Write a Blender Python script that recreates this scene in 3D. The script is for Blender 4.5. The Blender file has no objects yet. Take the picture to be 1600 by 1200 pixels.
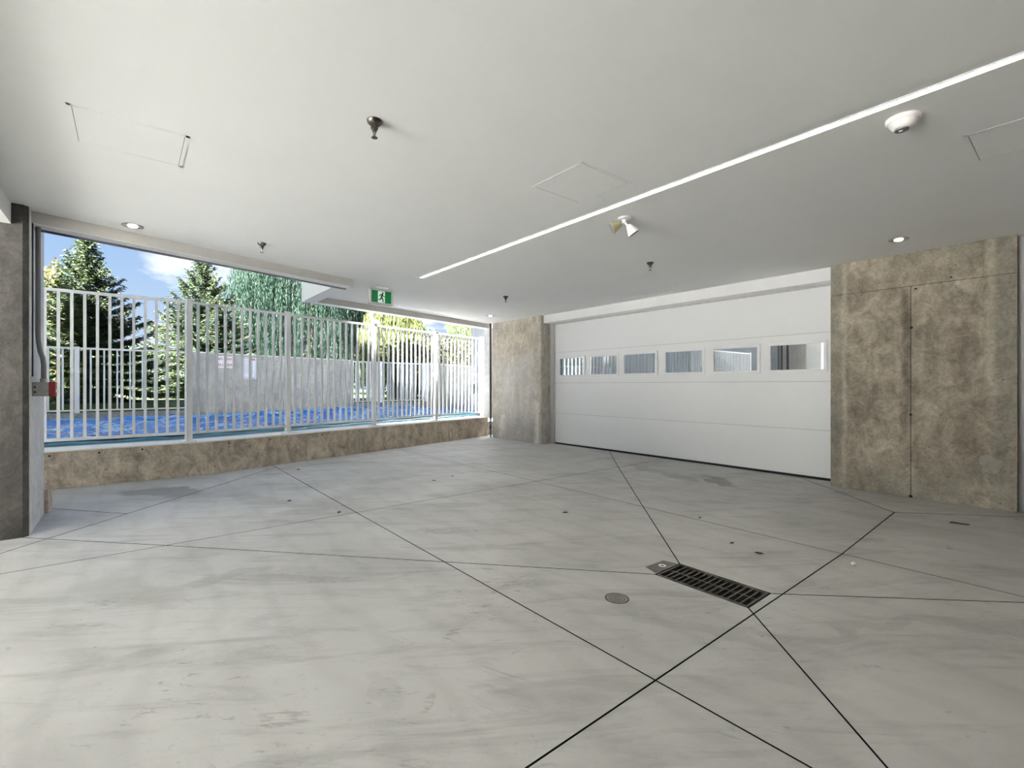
import bpy, bmesh, math, random
import numpy as np
from mathutils import Vector, Matrix

random.seed(7)
rng = np.random.default_rng(11)
scn = bpy.context.scene
COL = scn.collection

# ------------------------------------------------------------------ camera
EYE = 1.18
cam_d = bpy.data.cameras.new('camera')
cam_d.sensor_width = 36.0
cam_d.lens = 735.0 / 1600.0 * 36.0
cam_d.shift_y = 2.0 / 1600.0
cam_d.clip_end = 500
cam = bpy.data.objects.new('camera', cam_d)
COL.objects.link(cam)
cam.location = (0, 0, EYE)
cam.rotation_euler = (math.radians(90), 0, math.radians(50.9))
scn.camera = cam

# ------------------------------------------------------------------ sky
def lin(r, g, b):
    f = lambda c: (c / 255 / 12.92) if c / 255 <= 0.04045 else ((c / 255 + 0.055) / 1.055) ** 2.4
    return (f(r), f(g), f(b), 1.0)

world = bpy.data.worlds.new('world')
scn.world = world
world.use_nodes = True
wn = world.node_tree
wn.nodes.clear()
def wnode(t, **k):
    n = wn.nodes.new(t)
    for a, b in k.items():
        setattr(n, a, b)
    return n
w_out = wnode('ShaderNodeOutputWorld')
w_bg = wnode('ShaderNodeBackground')
w_bg.inputs['Strength'].default_value = 0.44
w_tc = wnode('ShaderNodeTexCoord')
w_sep = wnode('ShaderNodeSeparateXYZ')
wn.links.new(w_tc.outputs['Generated'], w_sep.inputs[0])
w_grad = wnode('ShaderNodeValToRGB')
e = w_grad.color_ramp.elements
e[0].position = 0.0; e[0].color = lin(212, 229, 250)
e[1].position = 1.0; e[1].color = lin(112, 166, 236)
m = e.new(0.16); m.color = lin(186, 215, 250)
m = e.new(0.36); m.color = lin(140, 187, 245)
wn.links.new(w_sep.outputs['Z'], w_grad.inputs[0])
w_add = wnode('ShaderNodeMath', operation='ADD'); w_add.inputs[1].default_value = 0.22
wn.links.new(w_sep.outputs['Z'], w_add.inputs[0])
w_div = wnode('ShaderNodeVectorMath', operation='DIVIDE')
w_cmb = wnode('ShaderNodeCombineXYZ')
for i in range(3):
    wn.links.new(w_add.outputs[0], w_cmb.inputs[i])
wn.links.new(w_tc.outputs['Generated'], w_div.inputs[0])
wn.links.new(w_cmb.outputs[0], w_div.inputs[1])
w_noise = wnode('ShaderNodeTexNoise')
w_noise.inputs['Scale'].default_value = 1.7
w_noise.inputs['Detail'].default_value = 7
w_noise.inputs['Roughness'].default_value = 0.55
wn.links.new(w_div.outputs[0], w_noise.inputs['Vector'])
w_cr = wnode('ShaderNodeValToRGB')
w_cr.color_ramp.elements[0].position = 0.51
w_cr.color_ramp.elements[1].position = 0.66
wn.links.new(w_noise.outputs['Fac'], w_cr.inputs[0])
w_mix = wnode('ShaderNodeMix', data_type='RGBA')
w_mix.inputs['B'].default_value = (1.5, 1.52, 1.56, 1)
wn.links.new(w_cr.outputs[0], w_mix.inputs['Factor'])
wn.links.new(w_grad.outputs[0], w_mix.inputs['A'])
wn.links.new(w_mix.outputs['Result'], w_bg.inputs['Color'])
wn.links.new(w_bg.outputs[0], w_out.inputs[0])

# ------------------------------------------------------------------ sun
sun_d = bpy.data.lights.new('sun', 'SUN')
sun_d.energy = 84.0
sun_d.angle = math.radians(0.6)
sun_d.color = (1.0, 1.0, 1.0)
sun = bpy.data.objects.new('sun', sun_d)
COL.objects.link(sun)
el = math.radians(50)
sv = Vector((0.32 * math.cos(el), -0.947 * math.cos(el), math.sin(el)))
sun.rotation_euler = sv.to_track_quat('Z', 'Y').to_euler()
sun.location = (5, -9, 12)

# ------------------------------------------------------------------ exposure
scn.view_settings.view_transform = 'Standard'
scn.view_settings.look = 'None'
scn.view_settings.exposure = 1.15
scn.view_settings.gamma = 1.0
scn.view_settings.use_curve_mapping = False

# ================================================================== materials
def mat(name):
    m = bpy.data.materials.new(name)
    m.use_nodes = True
    n = m.node_tree
    b = n.nodes['Principled BSDF']
    return m, n, b

def simple(name, rgb, rough=0.5, metal=0.0, emit=None, es=0.0, noise=0.0, nscale=8.0, bump=0.0, spec=0.5):
    m, n, b = mat(name)
    c = lin(*rgb)
    b.inputs['Base Color'].default_value = c
    b.inputs['Roughness'].default_value = rough
    b.inputs['Metallic'].default_value = metal
    b.inputs['Specular IOR Level'].default_value = spec
    if emit:
        b.inputs['Emission Color'].default_value = lin(*emit)
        b.inputs['Emission Strength'].default_value = es
    if noise or bump:
        geo = n.nodes.new('ShaderNodeNewGeometry')
        t = n.nodes.new('ShaderNodeTexNoise')
        t.inputs['Scale'].default_value = nscale
        t.inputs['Detail'].default_value = 6
        n.links.new(geo.outputs['Position'], t.inputs['Vector'])
        if noise:
            r = n.nodes.new('ShaderNodeMapRange')
            r.inputs['From Min'].default_value = 0.3; r.inputs['From Max'].default_value = 0.7
            r.inputs['To Min'].default_value = 1 - noise; r.inputs['To Max'].default_value = 1 + noise * 0.4
            n.links.new(t.outputs['Fac'], r.inputs['Value'])
            mx = n.nodes.new('ShaderNodeVectorMath'); mx.operation = 'SCALE'
            mx.inputs[0].default_value = c[:3]
            n.links.new(r.outputs[0], mx.inputs['Scale'])
            n.links.new(mx.outputs[0], b.inputs['Base Color'])
        if bump:
            bp = n.nodes.new('ShaderNodeBump')
            bp.inputs['Strength'].default_value = bump
            bp.inputs['Distance'].default_value = 0.01
            n.links.new(t.outputs['Fac'], bp.inputs['Height'])
            n.links.new(bp.outputs[0], b.inputs['Normal'])
    return m

class G:
    """small node-graph helper"""
    def __init__(self, tree):
        self.t = tree
    def n(self, typ, **k):
        x = self.t.nodes.new(typ)
        for a, v in k.items():
            setattr(x, a, v)
        return x
    def link(self, a, b):
        self.t.links.new(a, b)
    def pos(self):
        return self.n('ShaderNodeNewGeometry').outputs['Position']
    def mapping(self, vec, scale=(1, 1, 1), loc=(0, 0, 0), rot=(0, 0, 0)):
        x = self.n('ShaderNodeMapping')
        x.inputs['Scale'].default_value = scale
        x.inputs['Location'].default_value = loc
        x.inputs['Rotation'].default_value = rot
        self.link(vec, x.inputs['Vector'])
        return x.outputs[0]
    def noise(self, vec, scale, detail=6, rough=0.6, dist=0.0):
        x = self.n('ShaderNodeTexNoise')
        x.inputs['Scale'].default_value = scale
        x.inputs['Detail'].default_value = detail
        x.inputs['Roughness'].default_value = rough
        x.inputs['Distortion'].default_value = dist
        self.link(vec, x.inputs['Vector'])
        return x.outputs['Fac']
    def rng(self, v, a, b, c=0.0, d=1.0):
        x = self.n('ShaderNodeMapRange')
        x.inputs['From Min'].default_value = a; x.inputs['From Max'].default_value = b
        x.inputs['To Min'].default_value = c; x.inputs['To Max'].default_value = d
        self.link(v, x.inputs['Value'])
        return x.outputs[0]
    def math(self, op, a, b=0.0):
        x = self.n('ShaderNodeMath', operation=op)
        for i, v in enumerate((a, b)):
            if isinstance(v, (int, float)):
                x.inputs[i].default_value = v
            else:
                self.link(v, x.inputs[i])
        return x.outputs[0]
    def mix(self, f, a, b, blend='MIX'):
        x = self.n('ShaderNodeMix', data_type='RGBA', blend_type=blend)
        if isinstance(f, (int, float)):
            x.inputs['Factor'].default_value = f
        else:
            self.link(f, x.inputs['Factor'])
        for k, v in (('A', a), ('B', b)):
            if isinstance(v, tuple):
                x.inputs[k].default_value = v
            else:
                self.link(v, x.inputs[k])
        return x.outputs['Result']
    def bump(self, h, bsdf, strength=0.3, dist=0.01):
        x = self.n('ShaderNodeBump')
        x.inputs['Strength'].default_value = strength
        x.inputs['Distance'].default_value = dist
        self.link(h, x.inputs['Height'])
        self.link(x.outputs[0], bsdf.inputs['Normal'])

def concrete(name, dark, light, pale, seed=0.0, pits=0.5, streak=0.5, rough=0.85, palef=0.5, scale=1.0, marks=(), mott=0.35):
    m, t, b = mat(name)
    g = G(t)
    p = g.mapping(g.pos(), loc=(seed, seed * 0.7, seed * 1.3))
    big = g.noise(p, 1.5 * scale, 8, 0.62, 0.4)
    c = g.mix(g.rng(big, 0.32, 0.68), lin(*dark), lin(*light))
    ps = g.mapping(p, scale=(5.5, 5.5, 0.5))
    st = g.noise(ps, 1.0, 5, 0.6)
    c = g.mix(g.math('MULTIPLY', g.rng(st, 0.52, 0.72), palef), c, lin(*pale))
    sd = g.noise(g.mapping(p, scale=(4.0, 4.0, 0.7), loc=(9, 3, 4)), 1.0, 6, 0.65)
    c = g.mix(g.math('MULTIPLY', g.rng(sd, 0.52, 0.75), streak), c, tuple(x * 0.55 for x in lin(*dark)[:3]) + (1,))
    md = g.noise(g.mapping(p, scale=(1, 1, 0.75), loc=(4, 1, 7)), 6.5 * scale, 8, 0.72, 0.7)
    c = g.mix(mott, c, g.mix(g.rng(md, 0.34, 0.66), (0.18, 0.18, 0.18, 1), (0.82, 0.82, 0.82, 1)), 'OVERLAY')
    wp = g.n('ShaderNodeSeparateXYZ'); g.link(g.pos(), wp.inputs[0])
    jit = g.rng(g.noise(p, 3.0, 6, 0.7), 0.25, 0.75, -1, 1)
    for (ax, cen, wid, z0, z1, colr, st_) in marks:
        q = g.math('ADD', wp.outputs[ax], g.math('MULTIPLY', jit, wid * 0.6))
        f = g.rng(g.math('ABSOLUTE', g.math('SUBTRACT', q, cen)), wid, wid * 0.3)
        zz = g.math('ADD', wp.outputs['Z'], g.math('MULTIPLY', jit, 0.25))
        f = g.math('MULTIPLY', f, g.math('MULTIPLY', g.rng(zz, z0 - 0.1, z0 + 0.1), g.rng(zz, z1 + 0.1, z1 - 0.1)))
        f = g.math('MULTIPLY', f, g.rng(g.noise(g.mapping(p, scale=(1, 1, 0.6)), 5.0, 5, 0.7), 0.3, 0.6, 0.35, 1.0))
        c = g.mix(g.math('MULTIPLY', f, st_), c, lin(*colr))
    fine = g.noise(p, 38, 4, 0.7)
    c = g.mix(0.35, c, g.mix(g.rng(fine, 0.3, 0.7), (0.25, 0.25, 0.25, 1), (0.8, 0.8, 0.8, 1)), 'OVERLAY')
    v = g.n('ShaderNodeTexVoronoi')
    v.inputs['Scale'].default_value = 17
    g.link(p, v.inputs['Vector'])
    gate = g.rng(g.noise(p, 4.2, 3), 0.5, 0.6)
    pit = g.math('MULTIPLY', g.math('MULTIPLY', g.rng(v.outputs['Distance'], 0.17, 0.08), gate), pits)
    c = g.mix(pit, c, tuple(x * 0.3 for x in lin(*dark)[:3]) + (1,))
    g.link(c, b.inputs['Base Color'])
    b.inputs['Roughness'].default_value = rough
    b.inputs['Specular IOR Level'].default_value = 0.3
    h = g.math('SUBTRACT', g.math('MULTIPLY', fine, 0.35), g.math('MULTIPLY', pit, 1.0))
    g.bump(h, b, 0.45, 0.006)
    return m

SCUFFS = [(-1.80, 0.43, 0.11, 0.05, 0.9), (-1.69, 0.80, 0.085, 0.035, 0.9), (-1.55, 0.86, 0.07, 0.022, 2.3), (-1.92, 1.20, 0.09, 0.03, 2.0),
          (-3.35, -0.10, 0.13, 0.05, 0.6), (-3.05, -0.10, 0.16, 0.02, 0.8), (-2.9, 0.95, 0.2, 0.06, 0.9), (-2.2, 1.75, 0.25, 0.07, 0.9), (-3.3, 2.0, 0.35, 0.10, 0.9), (-1.0, 1.0, 0.12, 0.05, 0.4)]

def floor_mat():
    m, t, b = mat('floor_concrete')
    g = G(t)
    p = g.pos()
    big = g.noise(p, 0.9, 7, 0.62, 0.6)
    c = g.mix(g.rng(big, 0.3, 0.7), lin(164, 163, 160), lin(193, 192, 189))
    tro = g.noise(g.mapping(g.mapping(p, rot=(0, 0, -0.95)), scale=(0.9, 4.5, 1)), 1.0, 9, 0.7, 0.9)
    c = g.mix(g.math('MULTIPLY', g.rng(tro, 0.5, 0.72), 0.6), c, lin(122, 120, 116))
    pal = g.noise(g.mapping(g.mapping(p, rot=(0, 0, -0.75)), scale=(0.7, 2.8, 1), loc=(3, 7, 0)), 1.0, 8, 0.66, 1.0)
    c = g.mix(g.math('MULTIPLY', g.rng(pal, 0.52, 0.75), 0.35), c, lin(196, 194, 189))
    # swirled power-trowel arcs near the garage door
    w = g.n('ShaderNodeTexWave', wave_type='RINGS')
    w.inputs['Scale'].default_value = 1.1
    w.inputs['Distortion'].default_value = 5.0
    w.inputs['Detail'].default_value = 4
    g.link(g.mapping(p, loc=(3.9, -4.2, 0)), w.inputs['Vector'])
    c = g.mix(g.math('MULTIPLY', g.rng(w.outputs['Fac'], 0.7, 1.0), 0.10), c, lin(110, 107, 102))
    spk = g.noise(p, 60, 3, 0.7)
    c = g.mix(g.math('MULTIPLY', g.rng(spk, 0.62, 0.74), 0.35), c, lin(120, 117, 111))
    mk = g.noise(g.mapping(g.mapping(p, rot=(0, 0, -0.85)), scale=(9, 26, 1)), 1.0, 5, 0.75, 0.5)
    gate2 = g.rng(g.noise(p, 1.1, 4, 0.6), 0.46, 0.62)
    c = g.mix(g.math('MULTIPLY', g.math('MULTIPLY', g.rng(mk, 0.58, 0.70), gate2), 0.8), c, lin(116, 114, 109))
    mk3 = g.noise(g.mapping(p, loc=(5, 2, 0)), 14, 4, 0.7)
    c = g.mix(g.math('MULTIPLY', g.rng(mk3, 0.66, 0.73), 0.5), c, lin(112, 110, 105))
    # scratches / scuffs
    sc = g.noise(g.mapping(g.mapping(p, rot=(0, 0, -0.35)), scale=(3.4, 60, 1)), 1.0, 3, 0.6, 0.4)
    gate = g.rng(g.noise(p, 1.5, 2), 0.55, 0.68)
    c = g.mix(g.math('MULTIPLY', g.math('MULTIPLY', g.rng(sc, 0.60, 0.70), gate), 0.5), c, lin(105, 103, 98))
    # individual stains that stay where they are: (x, y, rx, ry, rot, strength, colour)
    stains = [(-6.45, 0.30, 0.52, 0.22, 0.75, 0.75, (128, 125, 120)),
              (-6.0, 0.62, 0.65, 0.16, 0.9, 0.30, (136, 133, 128)),
              (-3.45, 0.02, 0.36, 0.15, 0.5, 0.35, (150, 150, 140)),
              (-3.35, 0.45, 0.24, 0.08, 1.75, 0.35, (138, 136, 130)),
              (-2.92, 5.66, 0.42, 0.10, -0.55, 0.65, (112, 109, 104)),
              (-3.6, 5.55, 0.75, 0.12, -0.25, 0.40, (122, 119, 113)),
              (-0.55, 2.95, 0.9, 0.06, 1.0, 0.22, (110, 107, 101)),
              (-1.3, 2.10, 0.5, 0.05, 0.3, 0.22, (128, 125, 119)),
              (-1.75, 0.80, 0.13, 0.05, 0.45, 0.15, (118, 116, 111)),
              (-2.05, 1.10, 0.16, 0.03, 1.1, 0.12, (118, 116, 111)),
              (-5.2, 1.2, 0.9, 0.16, 0.55, 0.3, (140, 138, 132))]
    dn = g.n('ShaderNodeTexNoise')
    dn.inputs['Scale'].default_value = 3.2
    dn.inputs['Detail'].default_value = 6
    g.link(p, dn.inputs['Vector'])
    off = g.n('ShaderNodeVectorMath', operation='MULTIPLY_ADD')
    g.link(dn.outputs['Color'], off.inputs[0])
    off.inputs[1].default_value = (0.5, 0.5, 0)
    off.inputs[2].default_value = (-0.25, -0.25, 0)
    ad = g.n('ShaderNodeVectorMath', operation='ADD')
    g.link(p, ad.inputs[0]); g.link(off.outputs[0], ad.inputs[1])
    for (x, y, rx, ry, ro, s, colr) in stains:
        sub = g.n('ShaderNodeVectorMath', operation='SUBTRACT')
        g.link(ad.outputs[0], sub.inputs[0]); sub.inputs[1].default_value = (x, y, 0)
        rot = g.n('ShaderNodeVectorRotate', rotation_type='Z_AXIS')
        rot.inputs['Angle'].default_value = -ro
        g.link(sub.outputs[0], rot.inputs['Vector'])
        scl = g.n('ShaderNodeVectorMath', operation='MULTIPLY')
        g.link(rot.outputs[0], scl.inputs[0]); scl.inputs[1].default_value = (1 / rx, 1 / ry, 0)
        ln = g.n('ShaderNodeVectorMath', operation='LENGTH')
        g.link(scl.outputs[0], ln.inputs[0])
        c = g.mix(g.math('MULTIPLY', g.rng(ln.outputs['Value'], 1.15, 0.8), s), c, lin(*colr))
    # scuffs: rubbed patches broken up by fine streaks
    sn = g.noise(g.mapping(g.mapping(p, rot=(0, 0, -0.9)), scale=(14, 55, 1)), 1.0, 4, 0.7, 0.6)
    sn = g.rng(sn, 0.48, 0.58)
    for (x, y, rx, ry, ro) in SCUFFS:
        sub = g.n('ShaderNodeVectorMath', operation='SUBTRACT')
        g.link(p, sub.inputs[0]); sub.inputs[1].default_value = (x, y, 0)
        rot = g.n('ShaderNodeVectorRotate', rotation_type='Z_AXIS')
        rot.inputs['Angle'].default_value = -ro
        g.link(sub.outputs[0], rot.inputs['Vector'])
        scl = g.n('ShaderNodeVectorMath', operation='MULTIPLY')
        g.link(rot.outputs[0], scl.inputs[0]); scl.inputs[1].default_value = (1 / rx, 1 / ry, 0)
        ln = g.n('ShaderNodeVectorMath', operation='LENGTH')
        g.link(scl.outputs[0], ln.inputs[0])
        c = g.mix(g.math('MULTIPLY', g.math('MULTIPLY', g.rng(ln.outputs['Value'], 1.1, 0.7), sn), 0.42), c, lin(112, 110, 105))
    g.link(c, b.inputs['Base Color'])
    g.link(g.rng(g.noise(p, 2.2, 5), 0.3, 0.7, 0.44, 0.66), b.inputs['Roughness'])
    b.inputs['Specular IOR Level'].default_value = 0.45
    g.bump(g.noise(p, 26, 5, 0.7), b, 0.12, 0.004)
    return m

def leafy(name, a, b_, c_=None, scale=0.5, transl=0.25, rough=0.6):
    m, t, b = mat(name)
    g = G(t)
    geo = g.n('ShaderNodeNewGeometry')
    col = g.mix(g.rng(g.noise(geo.outputs['Position'], scale, 3), 0.35, 0.65), lin(*a), lin(*b_))
    if c_:
        col = g.mix(g.rng(geo.outputs['Random Per Island'], 0.62, 1.0, 0.0, 0.75), col, lin(*c_))
    g.link(col, b.inputs['Base Color'])
    b.inputs['Roughness'].default_value = rough
    b.inputs['Specular IOR Level'].default_value = 0.25
    if transl:
        tr = g.n('ShaderNodeBsdfTranslucent')
        g.link(col, tr.inputs['Color'])
        mx = g.n('ShaderNodeMixShader')
        mx.inputs[0].default_value = transl
        out = t.nodes['Material Output']
        g.link(b.outputs[0], mx.inputs[1]); g.link(tr.outputs[0], mx.inputs[2])
        g.link(mx.outputs[0], out.inputs['Surface'])
    return m

M = {}
M['floor'] = floor_mat()
M['joint'] = simple('joint_dirt', (24, 23, 22), 0.95, spec=0.1)
M['ceiling'] = simple('ceiling_paint', (242, 242, 240), 0.75, noise=0.015, nscale=2.0, bump=0.03, spec=0.2)
M['white'] = simple('white_trim_paint', (242, 241, 239), 0.5, noise=0.02)
M['greypaint'] = simple('pale_grey_paint', (186, 184, 180), 0.55, noise=0.03)
M['beam'] = simple('beam_grey_paint', (186, 184, 179), 0.6, noise=0.05)
M['cap'] = simple('sill_cap_paint', (244, 239, 230), 0.6, noise=0.06, nscale=5)
M['wall_r'] = concrete('stained_concrete', (130, 121, 107), (166, 156, 140), (188, 179, 162), 1.7, 0.5, 0.6, palef=0.35, mott=0.6, marks=[
    ('X', -1.79, 0.035, -1, 3, (186, 178, 160), 0.5), ('X', -0.60, 0.05, 0.9, 3, (190, 182, 163), 0.5), ('X', -0.50, 0.10, -1, 3, (132, 134, 124), 0.45),
    ('X', -1.87, 0.07, -1, 3, (132, 134, 124), 0.45), ('X', -1.235, 0.05, 1.1, 2.3, (82, 72, 60), 0.75), ('X', -0.80, 0.14, 1.2, 1.9, (88, 78, 66), 0.5),
    ('X', -1.25, 0.40, 2.25, 2.45, (172, 160, 142), 0.5), ('X', -0.95, 0.5, 2.42, 2.7, (126, 128, 116), 0.5), ('X', -1.1, 0.8, -0.2, 0.28, (134, 134, 126), 0.55),
    ('X', -1.5, 0.12, 1.25, 1.4, (190, 180, 160), 0.5), ('X', -0.75, 0.10, 0.5, 0.9, (100, 90, 76), 0.4)])
M['pil'] = concrete('pale_streaked_concrete', (160, 152, 138), (184, 177, 165), (208, 204, 196), 5.2, 0.35, 0.25, palef=0.7, mott=0.4, marks=[
    ('X', -7.75, 1.0, -0.2, 1.75, (188, 188, 186), 0.6), ('X', -7.5, 0.8, -0.3, 0.30, (150, 144, 132), 0.5), ('X', -7.05, 0.10, -0.2, 0.9, (232, 230, 224), 0.6), ('X', -8.2, 0.15, 0.1, 0.5, (232, 230, 224), 0.6)])
M['curb'] = concrete('curb_concrete', (162, 150, 133), (198, 187, 169), (214, 204, 188), 8.9, 0.95, 0.5, palef=0.4, mott=0.6)
M['pillar'] = concrete('grey_concrete', (72, 70, 66), (90, 87, 83), (104, 101, 96), 12.3, 0.5, 0.3, palef=0.3, mott=0.5)  # pillar front: concrete toned dark for its shade
M['pillar_side'] = concrete('skylit_white_concrete', (196, 195, 195), (214, 213, 212), (226, 226, 226), 2.2, 0.5, 0.1, palef=0.3)  # pillar side: same concrete with sky light in the colour; also the white column
M['outer'] = concrete('pool_wall_concrete', (154, 153, 149), (176, 175, 171), (190, 189, 185), 22.1, 0.6, 0.2, palef=0.4)
M['deck'] = concrete('deck_concrete', (142, 141, 138), (160, 159, 156), (170, 169, 166), 30.0, 0.3, 0.2, palef=0.2)
M['drive'] = concrete('driveway_concrete', (186, 186, 184), (202, 202, 200), (210, 210, 209), 41.0, 0.3, 0.2, palef=0.2)
M['rail'] = simple('railing_white', (242, 242, 240), 0.35, noise=0.02)
M['door'] = simple('garage_door_white', (242, 242, 241), 0.42, bump=0.05, nscale=90)
M['seal'] = simple('black_rubber', (28, 28, 28), 0.7)
M['black'] = simple('black_metal', (25, 25, 26), 0.45)
M['iron'] = simple('grate_iron', (92, 88, 82), 0.5, metal=0.6, noise=0.3, nscale=40)
M['pit'] = simple('drain_pit', (12, 11, 10), 0.9)
M['patch'] = simple('patch_mortar', (112, 109, 103), 0.8, noise=0.2, nscale=30)
M['steel'] = simple('brushed_steel', (170, 168, 164), 0.3, metal=0.9, noise=0.2, nscale=50)
M['dark_metal'] = simple('tarnished_metal', (96, 92, 86), 0.35, metal=0.85, noise=0.3, nscale=60)
M['conduit'] = simple('conduit_grey', (120, 120, 122), 0.45, metal=0.3)
M['box'] = simple('box_galvanised', (150, 152, 152), 0.4, metal=0.4, noise=0.15, nscale=40)
M['red'] = simple('alarm_red', (104, 16, 16), 0.4)
M['led'] = simple('led_diffuser', (255, 252, 244), 0.5, emit=(255, 248, 232), es=8.0)
M['lamp'] = simple('lamp_glow', (255, 250, 240), 0.5, emit=(255, 240, 215), es=14.0)
M['reflector'] = simple('lamp_reflector', (205, 203, 190), 0.15, metal=0.8)
M['lens_yellow'] = simple('yellowed_lens', (150, 146, 112), 0.3)
M['green'] = simple('exit_green', (0, 108, 58), 0.4, emit=(0, 108, 58), es=0.12)
M['mint'] = simple('exit_mint', (205, 232, 214), 0.4, emit=(205, 232, 214), es=0.15)
M['darkgreen'] = simple('exit_dark_green', (14, 46, 34), 0.5)
M['sign_white'] = simple('sign_white', (238, 238, 240), 0.5)
M['sign_red'] = simple('sign_red', (190, 44, 48), 0.5)
M['sign_blue'] = simple('sign_blue', (110, 128, 172), 0.5)
M['tarp_edge'] = simple('skylit_tarp_edge', (92, 150, 205), 0.3, noise=0.2, nscale=6)  # paler than the cover: reflected sky put into the edge colour
M['coping'] = simple('coping_stone', (128, 126, 121), 0.7, noise=0.15, nscale=6)
M['bark'] = simple('bark', (88, 70, 54), 0.9, noise=0.4, nscale=12)
M['dry_leaf'] = simple('dry_leaf_brown', (58, 50, 40), 0.8, noise=0.3, nscale=60)
M['crumb'] = simple('white_crumb', (225, 224, 218), 0.7)
M['soil'] = simple('lawn_soil', (66, 76, 36), 0.95, noise=0.35, nscale=3)
M['house'] = simple('house_white', (214, 212, 206), 0.7, noise=0.04)
M['roof'] = simple('roof_shingle', (84, 80, 76), 0.9, noise=0.3, nscale=8)
M['dark_glass'] = simple('dark_window_glass', (40, 46, 52), 0.08)
M['spruce'] = leafy('spruce_needles', (30, 44, 29), (50, 62, 36), (82, 86, 50), 0.7)
M['spruce2'] = leafy('spruce_needles_blue', (33, 50, 42), (56, 68, 42), (90, 92, 54), 0.6)
M['willow'] = leafy('willow_leaves_dark', (14, 32, 26), (26, 48, 36), (44, 62, 42), 0.4)
M['willow2'] = leafy('willow_leaves_yellow', (58, 66, 32), (80, 86, 46), (104, 106, 62), 0.6)
M['thuja'] = leafy('golden_thuja', (74, 70, 30), (98, 90, 42), (112, 106, 52), 1.2)
M['hedge'] = leafy('dark_hedge', (38, 40, 27), (54, 54, 36), (76, 74, 46), 0.8)
M['hedge_far'] = leafy('distant_hedge', (34, 48, 28), (48, 64, 36), (66, 78, 40), 0.4)
M['shrub'] = leafy('bright_shrub', (70, 86, 36), (92, 106, 48), (112, 122, 62), 1.0)
M['grass'] = leafy('grass_blades', (72, 86, 34), (90, 100, 44), (106, 112, 54), 0.8, 0.2)

def glass_mat():
    m, t, b = mat('mirror_tinted_glass')
    b.inputs['Base Color'].default_value = (0.62, 0.64, 0.65, 1)
    b.inputs['Metallic'].default_value = 1.0
    b.inputs['Roughness'].default_value = 0.015
    return m
M['glass'] = glass_mat()

def tarp_mat():
    m, t, b = mat('blue_tarp')
    g = G(t)
    p = g.pos()
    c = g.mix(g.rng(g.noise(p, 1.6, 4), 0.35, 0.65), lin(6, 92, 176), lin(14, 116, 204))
    for k, (ro, lo) in enumerate(((0.5, 0), (-0.35, 3), (1.1, 6))):  # pale streaks: sky reflections on the wrinkles, put into the colour
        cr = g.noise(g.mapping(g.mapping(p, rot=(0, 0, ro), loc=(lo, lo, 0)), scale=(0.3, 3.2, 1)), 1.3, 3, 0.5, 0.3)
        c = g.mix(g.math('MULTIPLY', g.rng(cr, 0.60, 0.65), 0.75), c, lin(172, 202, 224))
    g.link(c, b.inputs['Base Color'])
    b.inputs['Coat Weight'].default_value = 0.35
    b.inputs['Coat Roughness'].default_value = 0.06
    b.inputs['Roughness'].default_value = 0.22
    b.inputs['Specular IOR Level'].default_value = 0.7
    g.bump(g.noise(g.mapping(p, scale=(2, 7, 2)), 2.5, 6, 0.6, 1.2), b, 0.5, 0.05)
    return m
M['tarp'] = tarp_mat()

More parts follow.
